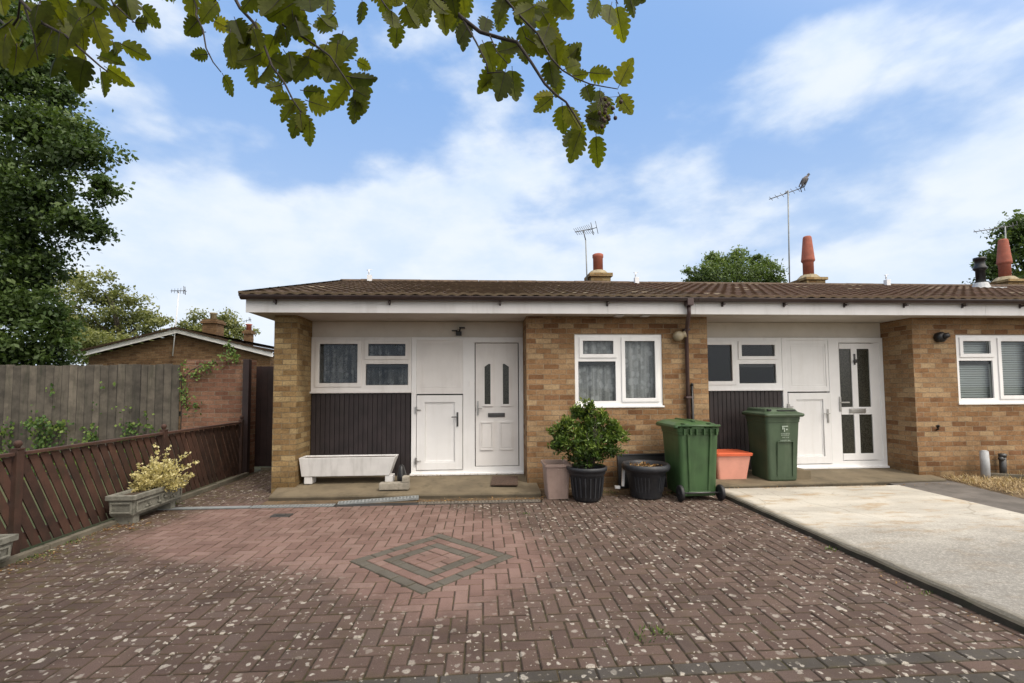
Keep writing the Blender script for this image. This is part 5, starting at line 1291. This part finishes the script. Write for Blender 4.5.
# pipes and edging at the right
mb = MB(); Mx = Matrix.Translation((7.79, 7.02-.2, .0)); 
mb2 = MB(); mb2.tube([(7.52, 6.72, -.02), (7.525, 6.72, .25), (7.53, 6.73, .46)], [.055, .054, .052], 16); mb2.lathe([(.052, .46), (.03, .475), (.005, .478)], 7.53, 6.73, 16)
single(mb2, 'grey_post', M['pipe_grey'], 'pale grey round stub post in the dry grass by the right wall', 'post')
mb = MB(); mb.tube([(7.90, 6.80, 0), (7.905, 6.80, .40)], .042, 14); mb.tube([(7.905, 6.79, .33), (7.83, 6.77, .34)], .03, 10); mb.lathe([(.048, .36), (.048, .41), (.02, .415)], 7.905, 6.80, 14)
single(mb, 'drain_stub', M['dgrey'], 'dark grey pipe stub against the wall right of the pale post', 'pipe')
mb = MB(); Mx = Matrix.Translation((7.62, 6.80, .0)) @ Matrix.Rotation(R(-34), 4, 'Z'); mb.box(.02, 2.6, -.03, .03, 0, .13, .012, M=Mx)
single(mb, 'edging_stone', M['kerb'], 'concrete edging strip bordering the dry grass bed', 'edging')

# stone planters
def stone_planter(t, x0, x1, y0, y1, z0, z1):
    mb = MB()
    mb.loft([tring(x0+.03, x1-.03, y0+.03, y1-.03, z0), tring(x0+.02, x1-.02, y0+.02, y1-.02, z0+.02), tring(x0+.01, x1-.01, y0+.01, y1-.01, z1-.06), tring(x0-.012, x1+.012, y0-.012, y1+.012, z1-.05), tring(x0-.012, x1+.012, y0-.012, y1+.012, z1), tring(x0+.03, x1-.03, y0+.03, y1-.03, z1), tring(x0+.04, x1-.04, y0+.04, y1-.04, z1-.05)], smooth=False)
    n = max(1, round((y1-y0)/.35))
    for i in range(n):
        a_, b_ = y0+.04+i*(y1-y0-.06)/n, y0+.02+(i+1)*(y1-y0-.06)/n
        mb.slab((a_, b_, z0+.035, z1-.075), [(a_+.02, b_-.02, z0+.055, z1-.095)], x1-.008, x1+.002, axis='x')
    mb.slab((x0+.03, x1-.03, z0+.035, z1-.075), [(x0+.05, x1-.05, z0+.055, z1-.095)], y0-.002, y0+.012)
    # weathered relief on the long side
    r3 = random.Random(4)
    for i in range(n*7):
        yy = y0+.1+r3.random()*(y1-y0-.2); zz = r3.uniform(z0+.07, z1-.11); mb.lathe([(.022, 0), (.014, .012), (.003, .016)], n=8, M=Matrix.Translation((x1-.006, yy, zz)) @ Matrix.Rotation(PI/2, 4, 'Y') @ Matrix.Scale(r3.uniform(.6, 1.2), 4))
    mb.build('trough', M['stone'], t, bevel=.006)
    mb = MB(); mb.poly([(x0+.035, y0+.035, z1-.03), (x1-.035, y0+.035, z1-.03), (x1-.035, y1-.035, z1-.03), (x0+.035, y1-.035, z1-.03)]); mb.build('soil', M['soil'], t)
    for yy in (y0+.10, y1-.14):
        mb = MB(); mb.box(x0+.04, x1-.04, yy-.045, yy+.045, -.005, z0-.001, .008); mb.build('foot', M['stone'], t)
t = thing('stone_planter', 'weathered stone trough beside the red fence holding a pale yellow shrub', 'planter', (-3.9, 5.8, 0), 'stone troughs along the red fence')
stone_planter(t, -4.03, -3.745, 5.42, 6.28, .085, .315)
t = thing('stone_planter', 'grey stone trough cut by the left edge at the fence foot', 'planter', (-3.9, 4.0, 0), 'stone troughs along the red fence')
stone_planter(t, -4.05, -3.89, 3.55, 4.28, .05, .255)
t = thing('golden_shrub', 'pale yellow leaved shrub growing in the stone trough by the fence', 'plant', (-3.88, 5.85, .25))
mb = MB(); st = MB(); r_ = random.Random(12); base = Vector((-3.87, 5.95, .28))
sprays = []
for i in range(60):
    a_ = r_.uniform(0, 2*PI); el = r_.uniform(.15, 1.3); L_ = r_.uniform(.20, .37)
    d = Vector((math.cos(a_)*math.cos(el), math.sin(a_)*math.cos(el)*1.1, math.sin(el))); sprays.append((d, L_))
for az, el, L_ in ((-.2, 1.0, .56), (.6, .75, .52), (2.7, 1.05, .54), (.1, .5, .46), (3.3, .6, .4), (-.1, .25, .40), (2.2, 1.3, .52), (1, 1.2, .5)):
    sprays.append((Vector((math.cos(az)*math.cos(el), .3*math.sin(az*3), math.sin(el))).normalized(), L_))
for d, L_ in sprays:
    pts = [base+Vector((r_.uniform(-.05, .05), r_.uniform(-.08, .08), 0))]; n = 7; L_ *= .94; d = Vector((d.x, d.y*.6, d.z)).normalized()
    for i in range(n): pts.append(pts[-1]+(d+Vector((0, 0, -.06*i))+rv(r_)*.12).normalized()*L_/n)
    st.tube(pts, [.006*(1-i/(n+1)) for i in range(n+1)], 5)
    for i in range(2, n+1):
        for _ in range(15):
            q = pts[i]+rv(r_)*r_.uniform(0, .045)
            if q.x < -4.04: continue
            leaf_quad(mb, q, (d+rv(r_)*.9).normalized(), (rv(r_)+Vector((0, 0, .5))).normalized(), r_.uniform(.02, .04), .02, max(0, min(1, .25+.5*(q.z-.25)/.5+r_.uniform(-.25, .35))), .05)
mb.build('foliage', M['pale'], t); st.build('stem', M['twig'], t)

# ------------------------------------------------------------------ litter, straw, weeds
mb = MB(); r_ = random.Random(31)
def litter(n, fx_, fy_, z, s0=.015, s1=.04):
    for _ in range(n):
        x, y = fx_(), fy_(); d = rv(r_); d.z *= .2; leaf_quad(mb, Vector((x, y, z+.004)), d.normalized(), (Vector((0, 0, 1))+rv(r_)*.3).normalized(), r_.uniform(s0, s1), r_.uniform(s0, s1)*.6, r_.random(), .1)
litter(240, lambda: r_.uniform(-.85, .8), lambda: 6.19+abs(r_.gauss(0, .07)), .0, .012, .035)
litter(90, lambda: r_.uniform(-2.7, -.8), lambda: 6.36+r_.gauss(0, .04), .0, .01, .022)
litter(260, lambda: r_.uniform(.8, 2.9), lambda: r_.uniform(6.3, 6.85), .006, .012, .04)
litter(220, lambda: XL+.08+abs(r_.gauss(0, .10)), lambda: r_.uniform(3.6, 5.6), .001, .012, .035)
litter(60, lambda: r_.uniform(-4.0, -3.6), lambda: r_.uniform(5.2, 5.5), .001, .02, .045)
litter(70, lambda: r_.uniform(-1.05, .6), lambda: 7.36+r_.uniform(-.04, .04), .125, .012, .03)
litter(120, lambda: r_.uniform(3.25, 6.6), lambda: r_.uniform(6.3, 6.42), .062, .01, .03)
litter(90, lambda: 3.10-abs(r_.gauss(0, .05)), lambda: r_.uniform(2.4, 6.0), .0, .01, .025)
litter(40, lambda: r_.uniform(-3.9, 3.1), lambda: r_.uniform(2.6, 6.0), .0, .01, .022)
tag(mb.build('fallen_leaves', M['litter']), 'small brown fallen leaves scattered along the kerbs and drain', 'leaves', kind='stuff')
mb = MB()
for _ in range(15000):
    x = r_.uniform(6.62, 10.5); y = 6.86-abs(r_.gauss(0, .65))-r_.random()*.2
    if y < 4.2 or x < 6.66+(y-5.4)*.2+r_.uniform(-.05, .06): continue
    d = Vector((r_.uniform(-1, 1), r_.uniform(-1, 1), r_.uniform(0, .55))).normalized(); leaf_quad(mb, Vector((x, y, .042+r_.random()*.03)), d, Vector((0, 0, 1)), r_.uniform(.04, .14), r_.uniform(.003, .009), r_.random(), .0)
tag(mb.build('dry_grass', M['straw']), 'straw coloured dry grass covering the bed by the right wall', 'grass', kind='stuff')
mb = MB()
for (cx_, cy_, n_, s_) in ((1.03, 2.83, 60, .045), (.90, 2.76, 30, .03), (XL+.1, 4.45, 120, .08), (XL+.1, 4.9, 80, .06), (2.6, 6.4, 40, .05), (1.75, 6.55, 60, .07), (-3.9, 6.35, 50, .05), (3.08, 4.1, 30, .03), (3.08, 3.2, 30, .04), (.5, 5.5, 25, .03)):
    for _ in range(n_):
        q = Vector((r_.gauss(cx_, s_), r_.gauss(cy_, s_), .0)); d = (rv(r_)*.8+Vector((0, 0, 1))).normalized(); leaf_quad(mb, q, d, rv(r_), r_.uniform(.012, .035), .007, r_.random(), .0)
tag(mb.build('weeds', M['ivy']), 'tiny green weeds sprouting in the paving joints and kerb edges', 'weeds', kind='stuff')

# ------------------------------------------------------------------ overhanging whitebeam
t = thing('whitebeam_tree', 'overhanging whitebeam with lobed olive green leaves framing the top of the view', 'tree', (-2.3, -1.6, 0))
LF = MB(); BR = MB(); r_ = random.Random(88)
def lobed_leaf(p, d, nrm, L_, wr, tone):
    """ovate leaf with toothed lobes, slightly cupped"""
    d = d.normalized(); s_ = d.cross(nrm).normalized(); nn = s_.cross(d).normalized()
    st_ = p; p = p+d*L_*.14; nl = r_.choice((5, 6, 6)); left = []; mid = []
    prof = []
    wv = lambda tt: (math.sin(PI*min(1, (tt*.92+.07))**.80))**.8*wr*.5
    for i in range(nl):
        t0, t1 = i/nl, (i+1)/nl
        for fr_, g_ in ((.05, .74), (.25, .96), (.52, 1.08), (.80, 1.10), (.96, .95)):
            prof.append((t0+fr_/nl + (.25/nl if fr_ > .2 else 0)*.35, wv(t0+fr_/nl)*g_))
    prof.append((1.0, .0))
    pr_ = [(0, .02)]+prof
    curl = r_.uniform(-.45, .25); cup = r_.uniform(-.05, .30)
    def pos(tt, ww, side):
        return p + d*L_*tt + s_*(side*ww*L_) + nn*(L_*(curl*tt*tt + cup*abs(ww)*2))
    M0 = [pos(a_, 0, 0) for a_, _ in pr_]
    for side in (-1, 1):
        E_ = [pos(a_, b_, side) for a_, b_ in pr_]
        n = len(pr_); fs = [(i, i+1, n+i+1, n+i) if side > 0 else (i, n+i, n+i+1, i+1) for i in range(n-1)]
        tn_ = max(0, min(1, tone+side*.04)); vc = [(tn_, 0, a_) for a_, _ in pr_]+[(tn_, b_*2/max(.3, wr), a_) for a_, b_ in pr_]
        b0_ = len(LF.v); LF.v += [tuple(q) for q in M0+E_]; LF.hascol = True
        for f in fs: LF.f.append(tuple(b0_+k_ for k_ in f)); LF.c.append([vc[k_] for k_ in f]); LF.smooth.append(True)
    BR.tube([st_, p, p+d*L_*.5+nn*L_*curl*.25, p+d*L_*.9+nn*L_*curl*.8], [.0011, .0010, .0006, .0003], 4)
def branch(pts, r0, r1): BR.tube([at(q[0], q[1], q[2]-.05) for q in pts], [r0+(r1-r0)*i/(len(pts)-1) for i in range(len(pts))], 7)
D0 = 1.12
BP = [([(0, -20, 1.2), (20, 0, 1.2), (42, 23, 1.17), (65, 35, 1.15), (84, 52, 1.13), (100, 66, 1.12), (108, 72, 1.12)], .0045, .0015),
      ([(104, -12, 1.15), (113, 3, 1.14), (126, 15, 1.12), (134, 22, 1.1)], .0025, .001),
      ([(190, -15, 1.15), (197, 8, 1.14), (196, 15, 1.13), (203, 30, 1.12), (206, 48, 1.1), (213, 62, 1.09), (221, 72, 1.08)], .0026, .0011),
      ([(228, -15, 1.18), (240, 8, 1.17), (255, 24, 1.15), (264, 45, 1.14), (272, 66, 1.12), (284, 82, 1.1), (293, 100, 1.09), (301, 112, 1.08)], .0042, .0014),
      ([(240, -12, 1.2), (256, 6, 1.2), (275, 20, 1.18), (292, 30, 1.16), (315, 45, 1.14), (330, 56, 1.12), (345, 78, 1.11), (355, 92, 1.1)], .004, .0013),
      ([(425, -20, 1.2), (443, 0, 1.2), (462, 18, 1.18), (480, 32, 1.16), (500, 38, 1.15), (517, 42, 1.14), (531, 62, 1.12), (545, 84, 1.1), (556, 95, 1.09), (566, 102, 1.08), (574, 114, 1.08), (582, 128, 1.07)], .0055, .0016),
      ([(462, 18, 1.18), (476, 42, 1.15), (487, 64, 1.12), (488, 73, 1.12)], .0026, .0012), ([(487, 73, 1.12), (502, 72, 1.11)], .0015, .001), ([(490, 36, 1.15), (497, 52, 1.13), (508, 64, 1.12)], .0016, .001),
      ([(495, -20, 1.15), (506, 0, 1.15), (520, 16, 1.13), (538, 34, 1.12), (551, 58, 1.1), (562, 70, 1.09), (575, 78, 1.08), (590, 84, 1.07), (606, 87, 1.06), (618, 89, 1.06)], .003, .0009),
      ([(600, -30, 1.1), (612, -8, 1.1), (618, 4, 1.09)], .0025, .001), ([(372, -15, 1.2), (385, 5, 1.17), (398, 22, 1.15)], .0025, .001),
      ([(0, 20, 1.3), (10, 30, 1.28), (18, 18, 1.25), (20, 0, 1.2)], .003, .002), ([(25, 8, 1.2), (34, 36, 1.18), (38, 60, 1.17)], .0025, .001)]
for b_ in BP: branch(*b_)
# leaves: (x, y) of the leaf's foot, direction of growth in degrees (0 right, 90 down), length in picture pixels
LV = []
def rnd_leaves(x0, x1, y0, y1, n, ang=90, spread=50, l0=27, l1=44):
    for _ in range(n): LV.append((r_.uniform(x0, x1), r_.uniform(y0, y1), r_.gauss(ang, spread), r_.uniform(l0, l1)))
rnd_leaves(-10, 70, -20, 35, 24); rnd_leaves(0, 60, 30, 45, 6, 90, 25, 30, 38); rnd_leaves(40, 100, 10, 45, 12, 80, 35, 28, 38)
rnd_leaves(60, 100, -25, 5, 9); rnd_leaves(100, 130, -20, 4, 5, 75, 30)
rnd_leaves(175, 215, -25, -12, 5); rnd_leaves(215, 330, -25, 30, 32); rnd_leaves(240, 345, 10, 60, 24, 85, 40, 26, 38); rnd_leaves(330, 470, -30, -10, 20)
rnd_leaves(440, 560, -25, 18, 20); rnd_leaves(480, 550, 10, 45, 8, 90, 30)
LV += [(100, 68, 75, 34), (86, 56, 95, 36), (104, 66, 30, 30), (118, 42, 25, 28), (76, 30, -15, 26), (132, 22, 20, 30), (140, 4, 60, 34), (112, 40, 60, 26), (60, 52, 110, 32), (36, 40, 95, 40), (92, 50, 60, 40), (112, 2, 75, 26), (96, 55, 10, 30),
       (200, 18, 150, 26), (206, 32, 175, 24), (206, 46, 190, 25), (210, 54, 170, 20), (222, 72, 170, 10), (218, 66, 120, 32), (222, 73, 60, 30), (212, 20, 20, 28), (213, 36, 20, 24), (226, 60, 30, 26), (222, 44, 50, 26), (262, 44, 150, 26), (250, 46, 100, 28),
       (270, 62, 120, 30), (284, 84, 150, 22), (293, 100, 175, 24), (296, 102, 120, 30), (301, 112, 70, 34), (301, 112, 110, 32), (290, 96, 60, 32), (305, 100, 20, 34), (300, 90, 0, 30), (276, 70, 40, 34), (268, 56, 30, 34), (300, 112, 90, 22),
       (345, 78, 20, 34), (352, 88, 40, 34), (355, 92, 90, 34), (356, 92, 60, 34), (350, 84, 130, 34), (340, 68, -20, 34), (338, 62, -60, 32), (346, 76, 0, 32), (352, 90, 110, 28), (334, 58, 100, 32), (318, 46, 90, 34), (355, 60, 30, 24), (328, 50, 140, 34), (318, 120, 60, 28), (310, 118, 95, 30), (306, 116, 40, 32),
       (362, -2, 95, 30), (378, 4, 110, 32), (392, 8, 95, 36), (398, 20, 100, 32), (404, 2, 60, 34), (418, 0, 70, 32), (430, -4, 60, 32), (470, 22, 110, 30), (462, 24, 90, 36), (482, 40, 60, 34), (500, 70, 130, 36), (506, 68, 105, 42), (512, 66, 80, 42), (520, 62, 70, 34), (500, 72, 150, 26), (520, 44, 70, 30), (524, 40, 40, 34),
       (512, 10, 30, 32), (530, 6, 40, 32), (542, 12, 50, 32), (520, 22, 60, 36), (540, 28, 30, 32), (550, 38, 60, 38), (555, 40, 90, 36), (560, 48, 40, 32), (548, 58, 80, 34), (556, 70, 95, 28), (563, 70, -30, 26), (571, 76, -5, 20), (585, 84, 70, 28), (574, 78, 105, 26), (586, 72, 20, 30), (590, 80, 40, 28), (566, 60, -40, 28),
       (618, 88, -60, 36), (616, 90, 25, 32), (618, 92, 60, 34), (600, 88, 100, 24), (604, 92, 90, 34), (600, 100, 110, 34), (596, 104, 85, 38), (588, 92, 40, 20), (556, 96, 170, 26), (554, 96, 150, 30), (560, 100, 120, 30), (562, 102, 80, 32), (566, 104, 60, 30), (578, 120, 80, 30), (580, 128, 130, 32), (582, 128, 110, 36), (596, 132, 80, 38), (594, 128, 65, 30), (590, 110, 60, 34), (584, 116, 30, 32),
       (600, -4, 110, 26), (612, 2, 105, 38), (616, 2, 80, 38), (622, -4, 30, 30), (606, -6, 60, 36), (628, -8, 60, 24)]
for (x, y, an, lp) in LV:
    dd_ = r_.uniform(1.08, 1.26); L_ = lp*dd_/FPX*r_.uniform(.70, .86)
    if r_.random() < .20: continue
    a_ = R(an+r_.uniform(-8, 8)); d = RT*math.cos(a_)-UP*math.sin(a_)+FW*r_.uniform(-.35, .35)
    nrm = (-FW*1.0+UP*r_.uniform(-.5, .3)+RT*r_.uniform(-.6, .6)).normalized()
    if r_.random() < .5: nrm = -nrm
    lobed_leaf(at(x, y, dd_), d, nrm, L_, r_.uniform(.62, .82), min(1, max(0, r_.gauss(.42, .2))))
LF.build('foliage', M['whitebeam'], t); BR.build('branch', M['twig'], t)
mb = MB()
for i in range(15):
    c = at(602+r_.gauss(6, 5), 112+r_.gauss(0, 9), 1.03); Mx = Matrix.Translation(c); mb.lathe([(.001, -.0045), (.0035, -.003), (.0045, 0), (.0035, .003), (.001, .0045)], n=8, M=Mx); mb.tube([c, c+UP*.012+RT*r_.uniform(-.01, .004), at(600, 98, 1.05)], .0005, 4)
mb.build('berries', plain('brown_berries', (.045, .022, .012), .6), t)
# trunk, limbs and the crown above and behind the camera
mb = MB(); T0 = Vector((-2.3, -1.6, -.05)); T1 = Vector((-2.15, -1.5, 2.3))
mb.tube([T0, T0.lerp(T1, .5)+Vector((.05, 0, 0)), T1, Vector((-1.9, -1.4, 3.6)), Vector((-1.8, -1.6, 5.2))], [.17, .14, .12, .08, .04], 12); mb.build('trunk', M['bark'], t)
mb = MB()
for b_ in BP[:6]+BP[9:11]:
    e = at(*b_[0][0]); s_ = Vector((-2.0, -1.4, 3.0)); mb.tube([s_, s_.lerp(e, .35)+Vector((0, 0, .55)), s_.lerp(e, .75)+Vector((0, 0, .38)), e], [.035, .02, .009, b_[1]*1.05], 8)
mb.build('limb', M['twig'], t)
cr = cloud([((-2.2, -1.9, 4.6), (2.6, 1.9, 1.4)), ((-.4, -1.4, 4.3), (1.6, 1.4, 1.0)), ((-3.8, -.9, 4.4), (1.6, 1.5, 1.2)), ((1.3, -1.7, 4.6), (1.6, 1.4, 1.0)), ((-1.6, -.6, 3.9), (1.6, .9, .7)), ((-3.0, .9, 5.0), (2.4, 1.2, 1.0)), ((-5.4, .2, 4.8), (1.8, 1.6, 1.3))], 20000, .13, 5, clumps=54, spread=.3)  # unseen crown clusters, spread wide to shade the left foreground and fence
cr.build('crown', M['whitebeam_crown'], t)
